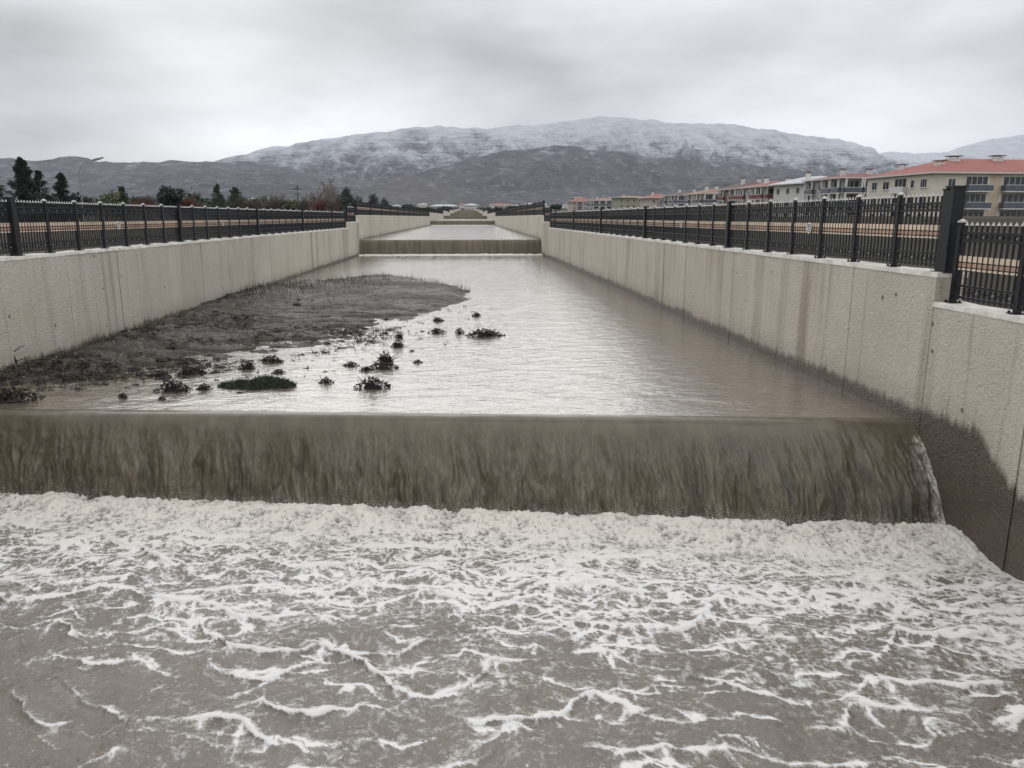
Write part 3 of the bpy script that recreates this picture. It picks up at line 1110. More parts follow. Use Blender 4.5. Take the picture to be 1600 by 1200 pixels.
# small weirs upstream: curved sheet, foam roll at the foot, weir body
for k in range(1, len(LIP_Y)):
    ya = LIP_Y[k]
    z1, z0 = WATER[k], WATER[k - 1]
    h = z1 - z0
    n, m = 160 if k == 1 else 30, 12
    P = np.zeros((m, n, 3))
    for j in range(m):
        v = j / (m - 1)
        xs_ = np.linspace(xl(ya) - .02, xr(ya) + .02, n)
        P[j, :, 0] = xs_
        thr = .45 * v ** .55
        P[j, :, 1] = ya - .05 - thr - .05 * v * fbm(xs_ * 2.1, xs_ * 0 + v * .6, 3, 5 + k)
        P[j, :, 2] = z1 + .004 - (h + .1) * v ** 1.35
    root = empty('weir', (0, 0, 0))
    tag(root, '%s waterfall across the channel, %s brown water sheet in the distance' % (names[k], 'widest' if k == 1 else 'thin'), 'waterfall', kind='structure')
    link('water_sheet', grid_mesh('water_sheet', P, M['fall_far']), root)
    nf, mf = (260, 14) if k == 1 else (60, 6)
    P = np.zeros((mf, nf, 3))
    for j in range(mf):
        v = j / (mf - 1)
        xs_ = np.linspace(xl(ya) - .01, xr(ya) + .01, nf)
        P[j, :, 0] = xs_
        P[j, :, 1] = ya - .30 - 1.3 * v
        P[j, :, 2] = z0 + (.15 * math.sin(math.pi * min(1, v * 1.15) ** .6) - .02) * (0.75 + .6 * fbm(xs_ * 2.6, xs_ * 0 + v * 3, 4, k)) + .05 * fbm(xs_ * 9, xs_ * 0 + v * 9, 2, k + 9) - .03 * v
    tag(link('foam', grid_mesh('foam', P, M['foam_far']), root), kind='stuff')
    mb = MB()
    mb.box(xl(ya) - .1, xr(ya) + .1, ya + .02, ya + .6, z0 - .5, z1 - .03)
    mb.build('weir_body', [M['concrete_plain']], root)

# ------------------------------------------------------------------ the big waterfall
H = W1 - W0
nu, nv = 900, 150
u = np.linspace(0, 1, nu)
XL_, XR_ = xl(12) - .05, xr(11.5) + .02
xu = XL_ + (XR_ - XL_) * u
throw = np.interp(xu, [-9.6, -8, -5.5, 0, 4, 7.3], [.28, .34, .50, .82, 1.02, 1.12])
throw = throw + .10 * fbm(xu * .5, xu * 0, 3, 91)
lipz = 0.0
P = np.zeros((nv, nu, 3))
down = np.zeros((nv, nu))
foam = np.zeros((nv, nu))
flow = np.zeros((nv, nu, 3))
for j in range(nv):
    s = j / (nv - 1)
    if s < .28:
        q = s / .28                      # upstream part, surface bending over the lip
        y = lip_y(xu) + .30 * (1 - q) + .0
        z = W1 - .06 * q ** 5
        dn = 0 * xu
        arc = .8 * q
    else:
        q = (s - .28) / .72
        tq = q
        drop = (H - .06 + .25) * (0.30 * tq + 0.70 * tq ** 2)
        y = lip_y(xu) - throw * tq * 1.06
        z = W1 - .06 - drop
        dn = np.full(nu, q)
        arc = .8 + q * 1.7
    P[j, :, 0], P[j, :, 1], P[j, :, 2] = xu, y, z
    down[j] = dn
    flow[j, :, 0], flow[j, :, 1] = xu, arc
xx, aa = flow[:, :, 0], flow[:, :, 1]
leftness = sstep(-3.0, -8.5, xx)
wx_ = xx + .10 * fbm(xx * 1.3, aa * 1.1, 3, 12) * down
wx_ = wx_ + .12 * fbm(xx * 2.0, aa * 1.8, 3, 13) * down
rope = ridged(wx_ * 2.2, aa * .45, 3, 71, .6) - .5
rope2 = ridged(wx_ * 5.5, aa * 1.0, 3, 72, .6) - .5
big = fbm(wx_ * .8, aa * .3, 3, 73)
disp = sstep(.0, .75, down) * (.16 * rope + .045 * rope2 + .20 * big + .05 * leftness * ridged(wx_ * 4, aa * 2.2, 3, 75))
disp += .03 * fbm(xx * 1.6, aa * .3, 3, 74) * sstep(-.2, .2, down)
P[:, :, 2] -= .05 * np.clip(fbm(xx * .7, aa * .4, 3, 79), -1, 1) * sstep(.25, .8, aa) * sstep(1.2, .8, aa)
disp += sstep(6.5, 7.1, xx) * sstep(0, .4, down) * (.06 * fbm(xx * 5, aa * 5, 4, 89, .6) - .03)
P[:, :, 1] -= disp
P[:, :, 2] += .02 * sstep(0, .4, down) * rope2
foam = .62 * sstep(6.80, 7.22, xx + .25 * fbm(xx * 3, aa * 3, 3, 88)) * sstep(.02, .25, down) + .62 * sstep(.80, 1.05, down) + leftness * sstep(-8.0, -9.2, xx) * sstep(.35, .8, down) * .45 + .28 * leftness * sstep(.75, .95, down)
me = grid_mesh('waterfall', P, M['fall'], {'down': down, 'foam': foam})
fa_ = me.attributes.new('flow', 'FLOAT_VECTOR', 'POINT')
fa_.data.foreach_set('vector', flow.reshape(-1).astype(np.float32))
tag(link('waterfall', me), 'wide sheet of muddy brown water pouring over the near weir', 'waterfall', kind='structure')
mb = MB()
a, b = Vector((XL_ - .1, lip_y(XL_ - .1))), Vector((XR_ + .1, lip_y(XR_ + .1)))
mb.wallbox(a, b, -.05, -.9, W0 - 1, W1 - .22)
tag(mb.build('weir_wall', [M['concrete_plain']]), kind='structure')


def base_y(x):
    return lip_y(x) - np.interp(x, [-9.6, -8, -5.5, 0, 4, 7.3], [.28, .34, .50, .82, 1.02, 1.12])


# foaming water below
nx = 900
rows = np.concatenate([np.linspace(-.35, 2.2, 190), np.linspace(2.212, 7.5, 300), np.geomspace(7.53, 40, 40)])
u = np.linspace(0, 1, nx)
xq = (xl(0) - .06) + (xr(0) + .06 - xl(0) + .06) * u
X = np.tile(xq, (len(rows), 1))
D = np.tile(rows[:, None], (1, nx))
Y = base_y(X) - D
# choppy surface
wx3 = X + .12 * fbm(X * 3, Y * 3, 3, 8)
wy3 = Y + .12 * fbm(X * 3, Y * 3, 3, 9)
e3, f3 = worley(wx3 * 4.6, wy3 * 5.6, 7)
e4, f4 = worley(wx3 * 9.5 + 3, wy3 * 11.5, 17)
patch = fbm(X * .35, Y * .35, 3, 111)
calm = sstep(-2.5, -8.0, X - 1.1 * (D - 4.0)) * sstep(1.2, 3.2, D)
nz = .85 * fbm(X * .8, Y * .8, 4, 120)
near = sstep(1.60, .35, D + nz - .25 * sstep(-2, 5, X))
roll = np.exp(-((D - .25) / .55) ** 2)
churn = fbm(X * 2.2, Y * 2.2, 5, 130, .62)
bill = 1 - np.abs(fbm(X * 3.6, Y * 3.6, 4, 131, .6)) * 2
small = fbm(X * 14, Y * 14, 4, 132, .7)
fx_, fy_ = X + .35 * fbm(X * 1.3, Y * 1.3, 3, 401), Y + .35 * fbm(X * 1.3, Y * 1.3, 3, 402)
fil1 = np.clip(1 - np.abs(fbm(fx_ * 1.9, fy_ * 2.3, 4, 410, .55)) * 5.0, 0, 1)
fil2 = np.clip(1 - np.abs(fbm(fx_ * 4.2 + 5, fy_ * 5.0, 4, 411, .55)) * 4.6, 0, 1)
fil3 = np.clip(1 - np.abs(fbm(fx_ * 9.0 + 1, fy_ * 10.5, 3, 412, .55)) * 4.0, 0, 1)
line3 = .35 * sstep(.26, .0, e3) + .75 * fil2
line4 = .3 * sstep(.30, .0, e4) + .8 * fil3
def fronts(xw, dw, sx, sy, k, seed, feather, swell=None):
    """rows of scalloped wave fronts moving away from the fall: crisp on the lee side, trailing foam behind, strands at the cusps"""
    xw, dw = xw.astype(np.float32), dw.astype(np.float32)
    ln, st, sw = np.zeros_like(xw), np.zeros_like(xw), np.zeros_like(xw)
    ci = np.floor(xw / sx).astype(np.int32)
    c0 = int(ci.min()) - 3
    cs = np.arange(c0, int(ci.max()) + 4).astype(np.float64)
    for r in range(int(9.5 / sy) + 2):
        rr = np.full(cs.shape, float(r))
        xi = ((cs + .15 + .7 * _h(cs, rr, seed)) * sx).astype(np.float32)
        ai = ((_h(cs, rr, seed + 3) - .5) * sy * 1.5).astype(np.float32)
        ki = (k * (.5 + 1.2 * _h(cs, rr, seed + 7))).astype(np.float32)
        # only the rows of the grid near this front matter
        near_r = np.nonzero(np.any(np.abs(dw - r * sy - .1) < 2.6 * sy + .6, axis=1))[0]
        if not len(near_r):
            continue
        sl_ = slice(near_r[0], near_r[-1] + 1)
        x_, d_, cc = xw[sl_], dw[sl_], ci[sl_] - c0
        m1 = np.full(x_.shape, -9.0, np.float32)
        m2 = np.full(x_.shape, -9.0, np.float32)
        for o in (-2, -1, 0, 1, 2):
            q = cc + o
            v = ai[q] - ki[q] * (x_ - xi[q]) ** 2
            m2 = np.maximum(m2, np.minimum(m1, v))
            m1 = np.maximum(m1, v)
        dl = d_ - (r * sy + m1 + .35)     # > 0 : already past the front
        tabx = np.linspace(-11, 9, 400)
        wtab = np.clip(.68 + 1.7 * perlin(tabx * .8 / sx, tabx * 0 + r * 3.7, seed + 11), .0, 1.25)
        wgt = np.interp(x_, tabx, wtab).astype(np.float32)
        neg, pos_ = np.minimum(dl, 0), np.maximum(dl, 0)
        ln[sl_] = np.maximum(ln[sl_], np.exp(neg / feather - pos_ / (feather * .16)) * wgt)
        if swell:
            sw[sl_] = np.maximum(sw[sl_], np.exp(neg / swell - pos_ / (swell * .16)) * wgt)
        cusp = np.exp(-np.abs(m1 - m2) / (sy * .045)) * np.clip(dl * 10 + .5, 0, 1) * np.exp(-pos_ / (sy * .55)) * wgt
        st[sl_] = np.maximum(st[sl_], cusp)
    return ln, st, sw


xw1 = X + .22 * fbm(X * 1.1, Y * 1.1, 4, 101) + .05 * fbm(X * 5, Y * 5, 3, 103)
dw1 = D + .26 * fbm(X * 1.0, Y * 1.0, 4, 102) + .06 * fbm(X * 5, Y * 5, 3, 104) + .03 * X
ln1, st1, swell1 = fronts(xw1, dw1, .88, .64, .62, 7, .055, .30)
ln2, st2, _ = fronts(xw1 + .4, dw1 + .2, .42, .32, 1.2, 29, .032)
dens = np.clip(1.15 - (D - 1.5) * .05, .80, 1.1) * (1 - .78 * calm)
brkl = np.clip(.82 + 1.35 * fbm(X * 2.4, Y * 2.4, 4, 320, .55), .10, 1.15)
wavez = .075 * fbm(X * .9, Y * 1.3, 3, 150) + (.042 * swell1 + .010 * ln1 + .007 * ln2) * (1 - .4 * calm) + .006 * small * dens
Z = W0 + wavez * sstep(.2, 2.0, D) + roll * (.14 + .09 * churn + .03 * bill + .035 * small) + near * (.05 * churn + .022 * small)
mid = sstep(5.2, 1.2, D + 1.5 * nz) * (1 - .45 * calm)
foam = near * (.60 + .45 * churn + .22 * bill + .70 * small) + (1 - near) * (dens * (1.0 * ln1 * brkl + .95 * st1 * brkl + .78 * ln2 * brkl + .70 * st2 + .20 * fil1) + mid * (.30 * line3 + .26 * line4 + .40 * ln2 + .06) + .20 * dens * line3 + .12 * line4 + .22 * patch * dens + .05)
foam = np.clip(foam, -.3, 1.3)
lace = np.clip(.55 * fil2 + .55 * fil3 + .35 * ln2, 0, 1) * np.clip(.75 + 1.2 * fbm(X * 1.3, Y * 1.3, 3, 430), .1, 1.1) * (1 - .55 * calm)
cream = np.clip(sstep(2.4, .5, D + .5 * patch), 0, 1)
far_ = D > 9
me = grid_mesh('water_lower', np.stack([X, Y, Z], -1), M['foam_water'], {'foam': foam, 'cream': cream, 'lace': lace})
tag(link('water_lower', me), kind='structure')

# spray thrown up along the foot of the fall
rng = np.random.default_rng(4)
sxs = np.linspace(-10, 8, 600)
sks = fbm(sxs * 1.4, sxs * 0 + .3, 3, 160)
mb = MB()
for i in range(22000):
    x = rng.uniform(-9.5, 7.1)
    k = np.interp(x, sxs, sks)
    d = rng.normal(.14, .22)
    hgt = abs(rng.normal(0, .065)) * (1 + 1.6 * max(0, k)) + .07
    y = float(base_y(x)) - max(-.06, d)
    r = rng.uniform(.002, .007)
    c = Vector((x, y - .05, W0 + hgt * (1.2 - min(1, abs(d) * 1.5)) + .06))
    a = Vector(rng.normal(size=3)).normalized() * r
    b = Vector(rng.normal(size=3)).normalized() * r
    e = a.cross(b).normalized() * r
    mb.tri(c + a, c + b, c - a)
    mb.tri(c + a, c - b, c + e)
    mb.tri(c - a, c + b, c + e)
tag(mb.build('spray', [M['foam_far']]), 'fine pale spray along the foot of the big waterfall', 'spray', kind='stuff')

# ------------------------------------------------------------------ mud bank
outl = [(-260, 668), (-60, 624), (0, 612), (70, 603), (150, 596), (230, 588), (300, 584), (360, 570), (430, 558), (500, 547), (560, 538), (608, 520), (640, 500), (690, 492), (738, 470), (746, 455), (700, 443), (620, 430), (540, 434), (440, 448), (385, 458), (300, 476), (180, 515), (0, 575), (-260, 655)]
poly = [at_z(px, py, W1) for px, py in outl]
poly = np.array([(p.x, p.y) for p in poly])
# keep it against the wall: push the wall-side points behind the wall face
for i in range(20, 25):
    poly[i, 0] = xl(poly[i, 1]) - .5


def sdf(px, py):
    d = np.full(px.shape, 1e9)
    s = np.ones(px.shape)
    n = len(poly)
    for i in range(n):
        a, b = poly[i], poly[(i + 1) % n]
        e = b - a
        wx_, wy_ = px - a[0], py - a[1]
        tt = np.clip((wx_ * e[0] + wy_ * e[1]) / (e @ e), 0, 1)
        d = np.minimum(d, np.hypot(wx_ - e[0] * tt, wy_ - e[1] * tt))
        c1 = py >= a[1]
        c2 = py < b[1]
        c3 = e[0] * wy_ > e[1] * wx_
        s = np.where((c1 & c2 & c3) | (~c1 & ~c2 & ~c3), -s, s)
    return -d * s     # positive inside


def mud_h(px, py):
    sd = sdf(px, py)
    h = .115 * np.clip((sd + .15) / 1.3, -1, 1) + .07 * sstep(22, 29, py) * sstep(0, 1, sd)
    h = h + .12 * fbm(px * .9, py * .6, 5, 201, .62) + .045 * fbm(px * 4, py * 4, 3, 202) - .05 * sstep(3.0, .2, sd)
    h = h - .17 * np.clip(1 - np.abs(fbm(px * .30 + 3, py * .75, 3, 205)) * 7, 0, 1) * sstep(30, 22, py)
    h = h - .045 * sstep(27, 19, py) * sstep(-7.5, -3, px)
    h = h + .22 * sstep(-6.0, -9.6, px - (py - 20) * .02) * sstep(0, 1.5, sd)
    return h


mx = np.linspace(-10.0, 3.6, 300)
my = np.linspace(13.6, 46, 460)
X, Y = np.meshgrid(mx, my)
sd = sdf(X, Y)
h = mud_h(X, Y)
keepv = (sd > -1.6) & (X > np.array([xl(v) - .05 for v in my])[:, None]) & (Y > lip_y(X) + .75)
keep = keepv[:-1, :-1] & keepv[1:, :-1] & keepv[:-1, 1:] & keepv[1:, 1:]
me = grid_mesh('mud_bank', np.stack([X, Y, W1 + h - .01], -1), M['mud'], keep=keep)
tag(link('mud_bank', me), kind='structure')


def clump_geo(mb, c, rx, ry, rz, n, seed, stalks=3):
    """heap of crumpled leaves and broken stalks"""
    rg = random.Random(seed)
    c = Vector(c)
    # lumpy core
    segs, rings = 9, 5
    n0 = len(mb.v)
    ph = [rg.uniform(0, 6.28) for _ in range(4)]
    for j in range(rings + 1):
        th = math.pi / 2 * j / rings
        for i in range(segs):
            a = 2 * math.pi * i / segs
            k = .50 + .30 * math.sin(2 * a + ph[0]) * math.cos(th) + .16 * math.sin(3 * a + ph[1] + 2 * th) + rg.uniform(-.10, .10)
            mb.v.append((c.x + rx * k * math.cos(a) * math.cos(th), c.y + ry * k * math.sin(a) * math.cos(th), c.z - .02 + rz * k * math.sin(th)))
    for j in range(rings):
        for i in range(segs):
            p = n0 + j * segs + i
            q = n0 + j * segs + (i + 1) % segs
            mb.f.append((p, q, q + segs, p + segs))
            mb.m.append(0)
    for i in range(n):
        a, rr = rg.uniform(0, 6.283), rg.random() ** .6
        p = c + Vector((rx * rr * math.cos(a), ry * rr * math.sin(a), rz * (1 - rr * rr) * rg.uniform(.5, 1.1)))
        L = rg.uniform(.04, .12) * (rx + rz) * 1.1 + .015
        d = Vector((rg.uniform(-1, 1), rg.uniform(-1, 1), rg.uniform(-.3, .9))).normalized() * L
        w = d.cross(Vector((rg.uniform(-1, 1), rg.uniform(-1, 1), rg.uniform(-1, 1)))).normalized() * L * .32
        m1 = p + d * .5 + w
        m2 = p + d * .5 - w
        e = p + d + Vector((0, 0, -L * .25))
        mb.quad(p, m1, e, m2, 0)
    for i in range(stalks):
        a = rg.uniform(0, 6.283)
        p = c + Vector((rx * .7 * math.cos(a) * rg.random(), ry * .7 * math.sin(a) * rg.random(), 0))
        d = Vector((rg.uniform(-.8, .8), rg.uniform(-.5, .5), rg.uniform(.15, .9))).normalized() * rg.uniform(.8, 1.7) * max(rx * .6, rz)
        mb.tube([p, p + d * .5, p + d + Vector((0, 0, -.02))], [.008, .006, .003], 3, 1)


rg0 = random.Random(5)
clumps = [
    # px, py(base), half width px, height px, label
    (405, 604, 50, 17, 'green', 'mound of dark green weed standing in the shallow water'),
    (583, 606, 26, 20, 'd', 'dark clump of dead leaves nearest the weir, right of the green mound'),
    (270, 611, 24, 18, 'd', 'dark ragged clump of dead plants in shallow water left of the green mound'),
    (319, 609, 11, 11, 'd', 'small twisted dead plant between ragged clump and green mound'),
    (250, 588, 14, 11, 'd', 'low clump of dead leaves behind the ragged clump'),
    (300, 584, 20, 11, 'd', 'wide low pile of dead leaves at the edge of the mud'),
    (192, 622, 6, 10, 'd', 'lone dark tuft sticking up just above the weir at left'),
    (253, 624, 5, 6, 'd', 'tiny dark tuft just above the weir, right of the lone tuft'),
    (18, 626, 34, 20, 'd', 'heap of dead brush with pale stalks by the weir at far left edge'),
    (510, 599, 10, 13, 'd', 'small dark tuft right of the green mound'),
    (598, 576, 22, 14, 'd', 'broad dark clump with upright stump in the bright water'),
    (602, 566, 11, 22, 'd', 'upright dark stump of plant in the bright water'),
    (572, 579, 10, 9, 'd', 'small clump left of the broad dark clump'),
    (549, 572, 12, 9, 'd', 'flat dark clump with drift line in the bright water'),
    (622, 542, 9, 14, 'd', 'dark tuft under the tip of the mud bank'),
    (624, 528, 6, 12, 'd', 'narrow upright dark tuft at the tip of the mud bank'),
    (683, 520, 13, 9, 'd', 'low dark clump alone in bright water beyond the mud tip'),
    (718, 521, 7, 12, 'd', 'small upright tuft between two low clumps in the bright water'),
    (758, 525, 27, 12, 'd', 'long dark spread of drifted stalks farthest out in the water'),
    (653, 567, 7, 6, 'd', 'tiny dark tuft alone on the bright water'),
    (386, 577, 11, 17, 'd', 'dark upright clump behind the green mound'),
    (435, 583, 10, 8, 'd', 'low clump just behind the right end of the green mound'),
    (685, 502, 8, 8, 'd', 'small clump near the right tip of the mud bank'),
    (744, 494, 6, 9, 'd', 'small tuft off the far right tip of the mud bank'),
    (425, 566, 16, 12, 'd', 'clump of dead leaves at the inner edge of the bright water'),
]
for i, (px, py, hw, hp, kind, lab) in enumerate(clumps):
    c = at_z(px, py, W1)
    s = c.length / FPX
    mb = MB()
    z = W1 + float(max(0, mud_h(np.array([c.x]), np.array([c.y]))[0] if sdf(np.array([c.x]), np.array([c.y]))[0] > 0 else 0))
    rx, rz = hw * s * 1.12, max(.03, hp * s * .8)
    if kind == 'green':
        for (fx, fy, fr, fz) in ((-.45, .0, .55, .75), (.15, .12, .60, 1.15), (.55, -.05, .45, .85), (-.05, -.2, .4, .7), (-.85, .03, .22, .4)):
            clump_geo(mb, (fx * rx, fy * rx, -.01), rx * fr, rx * fr * .7, rz * fz * .7, 0, 500 + i + int(fx * 90), 0)
            for k in range(int(3000 * fr)):
                a, rr = rg0.uniform(0, 6.283), rg0.random() ** .55
                q = Vector((fx * rx + rx * fr * rr * math.cos(a), fy * rx + rx * fr * .72 * rr * math.sin(a), rz * fz * .75 * (1 - rr * rr) - .02 + rg0.uniform(-.02, .03)))
                d = Vector((rg0.uniform(-1, 1), rg0.uniform(-1, 1), rg0.uniform(-.1, 1.1))).normalized() * rg0.uniform(.04, .13)
                w = d.cross(Vector((rg0.uniform(-1, 1), rg0.uniform(-1, 1), .2))).normalized() * .007
                mb.tri(q - w, q + w, q + d)
        o = mb.build('weed_mound', [M['green'], M['green']], None, loc=(c.x, c.y, z))
        tag(o, lab, 'weed')
    else:
        clump_geo(mb, (0, 0, -.01), rx, rx * .55, rz, int(120 + 320 * rx), 500 + i, 14 if hw > 9 else 5)
        o = mb.build('dead_plant_clump', [M['debris'], M['debris_pale'] if i == 8 else M['debris']], None, loc=(c.x, c.y, z))
        tag(o, lab, 'debris', 'clumps of dead plants in the shallow water')

# litter over the mud: nobody could count it
def scatter(n, x0, x1, y0, y1, seed):
    g = np.random.default_rng(seed)
    px, py = g.uniform(x0, x1, n), g.uniform(y0, y1, n)
    pts = [at_z(a, b, W1) for a, b in zip(px, py)]
    wx_, wy_ = np.array([p.x for p in pts]), np.array([p.y for p in pts])
    wall = np.interp(wy_, [12, 68], [xl(12), xl(68)])
    ok = (wx_ > wall + .12) & (wy_ > lip_y(wx_) + 1.6)
    return px, py, wx_, wy_, sdf(wx_, wy_), mud_h(wx_, wy_), ok, g


mb = MB()
rg = random.Random(77)
px, py, ax_, ay_, sd_, hh_, ok, g = scatter(13000, -60, 660, 466, 614, 5)
dn = fbm(ax_ * .6, ay_ * .4, 3, 210)
r1, r2 = g.random(13000), g.random(13000)
ok &= (sd_ > -.5) & ~((sd_ > -.1) & (dn < -.10 + .3 * r1)) & ~((sd_ < 0) & (r2 < .7)) & ~((py < 510) & (px > 400) & (r2 < .93))
sel = np.nonzero(ok)[0][:2400]
for i in sel:
    r = rg.uniform(.025, .10) * (1.0 if rg.random() < .85 else 1.7)
    clump_geo(mb, (ax_[i], ay_[i], W1 + max(0, hh_[i]) - .01), r * 1.3, r * .8, r * rg.uniform(.35, .9), rg.randint(8, 18), 900 + int(i), 1 if rg.random() < .3 else 0)
# bits trailing off into the shallow water
px, py, ax_, ay_, sd_, hh_, ok, g = scatter(5000, 60, 780, 478, 622, 9)
ok &= (sd_ < .3) & (sd_ > -2.6) & (g.random(5000) < np.exp(np.clip(sd_, -9, 0) * 1.0) * .5)
for i in np.nonzero(ok)[0]:
    r = rg.uniform(.02, .085)
    clump_geo(mb, (ax_[i], ay_[i], W1 - .005), r * 1.5, r * .8, r * rg.uniform(.4, 1.1), rg.randint(5, 12), 3900 + int(i), 1 if rg.random() < .4 else 0)
px, py, ax_, ay_, sd_, hh_, ok, g = scatter(16000, -60, 640, 458, 612, 6)
ok &= (sd_ > .1) & (hh_ > 0) & ~((py < 505) & (px > 430) & (g.random(16000) < .8))
for i in np.nonzero(ok)[0]:
    a = rg.uniform(0, 3.14)
    L = rg.uniform(.03, .12)
    d = Vector((math.cos(a), math.sin(a), rg.uniform(-.1, .5))) * L
    w = Vector((-math.sin(a), math.cos(a), .3)) * L * .2
    p = Vector((ax_[i], ay_[i], W1 + hh_[i] + .004))
    mb.quad(p, p + d * .5 + w, p + d, p + d * .5 - w, 1 if rg.random() < .10 else 0)
tag(mb.build('plant_litter', [M['debris'], M['debris_pale']]), 'dark litter of dead leaves and stalks strewn over the mud bank', 'litter', kind='stuff')

# stubble of cut reeds along the far side of the bank
mb = MB()
line = [(375, 464), (440, 452), (500, 443), (560, 436), (620, 431), (680, 439), (735, 453)]
pp = []
for i in range(2300):
    tt = rg.random() * (len(line) - 1)
    k = int(tt)
    fx = tt - k
    qx = line[k][0] * (1 - fx) + line[k + 1][0] * fx
    qy = line[k][1] * (1 - fx) + line[k + 1][1] * fx
    qy += abs(rg.gauss(0, 11)) if qx < 610 else abs(rg.gauss(0, 4))
    if qx > 610 and rg.random() < .65:
        continue
    pp.append((qx, qy, rg.uniform(.05, .22) if rg.random() < .85 else rg.uniform(.2, .34)))
for i in range(90):
    pp.append((rg.uniform(340, 620), rg.uniform(455, 525), rg.uniform(.08, .3)))
qs = [at_z(a, b, W1) for a, b, c in pp]
hs = mud_h(np.array([q.x for q in qs]), np.array([q.y for q in qs]))
cl_ = fbm(np.array([q.x for q in qs]) * 1.1, np.array([q.y for q in qs]) * .7, 3, 333)
for q, h_, (a, b, L), c_ in zip(qs, hs, pp, cl_):
    if c_ < -.18:
        continue
    p = Vector((q.x, q.y, W1 + max(0, h_) - .01))
    d = Vector((rg.uniform(-.25, .25), rg.uniform(-.2, .2), 1)) * L
    w = Vector((.0055, 0, 0))
    mb.quad(p - w, p + w, p + d + w * .4, p + d - w * .4)
tag(mb.build('reed_stubble', [M['debris']]), 'stubble of dark dead reeds along the far side of the mud bank', 'reeds', kind='stuff')

# branch leaning by the wall
p = at_z(28, 580, W1)
mb = MB()
mb.tube([(0, 0, -.05), (-.06, .0, .22), (-.22, .05, .48), (-.32, .06, .62)], [.02, .016, .010, .004], 5)
mb.tube([(-.06, 0, .2), (.10, .03, .32), (.2, .05, .34)], [.010, .008, .003], 4)
mb.tube([(-.15, .02, .38), (-.08, .04, .52)], [.007, .003], 4)
mb.tube([(.0, .0, .02), (.28, .0, .12)], [.012, .004], 4)
tag(mb.build('dead_branch', [M['debris']], None, loc=(p.x, p.y, W1 + .2)), 'thin forked dead branch sticking up beside the wall at far left', 'branch')

# ------------------------------------------------------------------ buildings
def hip_roof(mb, x0, x1, y0, y1, z, h, ov=.7, th=.22):
    x0, x1, y0, y1 = x0 - ov, x1 + ov, y0 - ov, y1 + ov
    w, d = x1 - x0, y1 - y0
    k = min(w, d) / 2 * .95
    if w >= d:
        r0, r1 = (x0 + k, (y0 + y1) / 2, z + h), (x1 - k, (y0 + y1) / 2, z + h)
    else:
        r0, r1 = ((x0 + x1) / 2, y0 + k, z + h), ((x0 + x1) / 2, y1 - k, z + h)
    a, b, c, e = (x0, y0, z + th), (x1, y0, z + th), (x1, y1, z + th), (x0, y1, z + th)
    if w >= d:
        mb.quad(a, b, r1, r0)
        mb.tri(b, c, r1)
        mb.quad(c, e, r0, r1)
        mb.tri(e, a, r0)
    else:
        mb.tri(a, b, r0)
        mb.quad(b, c, r1, r0)
        mb.tri(c, e, r1)
        mb.quad(e, a, r0, r1)
    a2, b2, c2, e2 = (x0, y0, z), (x1, y0, z), (x1, y1, z), (x0, y1, z)
    for p, q, r, s in ((a2, b2, b, a), (b2, c2, c, b), (c2, e2, e, c), (e2, a2, a, e)):
        mb.quad(p, q, r, s, 1)
    mb.quad(e2, c2, b2, a2, 1)
    return r0, r1


def face_map(face, W, Dp):
    """returns function (s, out, z) -> local point on that face; s runs left to right seen from outside"""
    if face == 'f':
        return lambda s, o, z: (s, -o, z)
    if face == 'l':
        return lambda s, o, z: (-o, Dp - s, z)
    return lambda s, o, z: (W + o, s, z)


def fbox(mb, fm, s0, s1, o0, o1, z0, z1, m=0):
    p = [fm(s0, o1, z0), fm(s1, o1, z0), fm(s1, o0, z0), fm(s0, o0, z0), fm(s0, o1, z1), fm(s1, o1, z1), fm(s1, o0, z1), fm(s0, o0, z1)]
    mb.hexa(p, m)


def window(root, fm, s, z, w, h, bars=1):
    mb = MB()
    t_ = .09
    fbox(mb, fm, s - w / 2, s + w / 2, -.02, .06, z, z + t_)
    fbox(mb, fm, s - w / 2, s + w / 2, -.02, .06, z + h - t_, z + h)
    fbox(mb, fm, s - w / 2, s - w / 2 + t_, -.02, .057, z + t_, z + h - t_)
    fbox(mb, fm, s + w / 2 - t_, s + w / 2, -.02, .057, z + t_, z + h - t_)
    for b in range(bars):
        c = s - w / 2 + w * (b + 1) / (bars + 1)
        fbox(mb, fm, c - .035, c + .035, -.02, .05, z + t_, z + h - t_)
    fbox(mb, fm, s - w / 2 - .08, s + w / 2 + .08, -.02, .14, z - .08, z - .002)
    o = mb.build('window', [M['frame']], root)
    mb = MB()
    fbox(mb, fm, s - w / 2 + .01, s + w / 2 - .01, -.02, .02, z + .01, z + h - .01)
    mb.build('pane', [M['glass']], o)


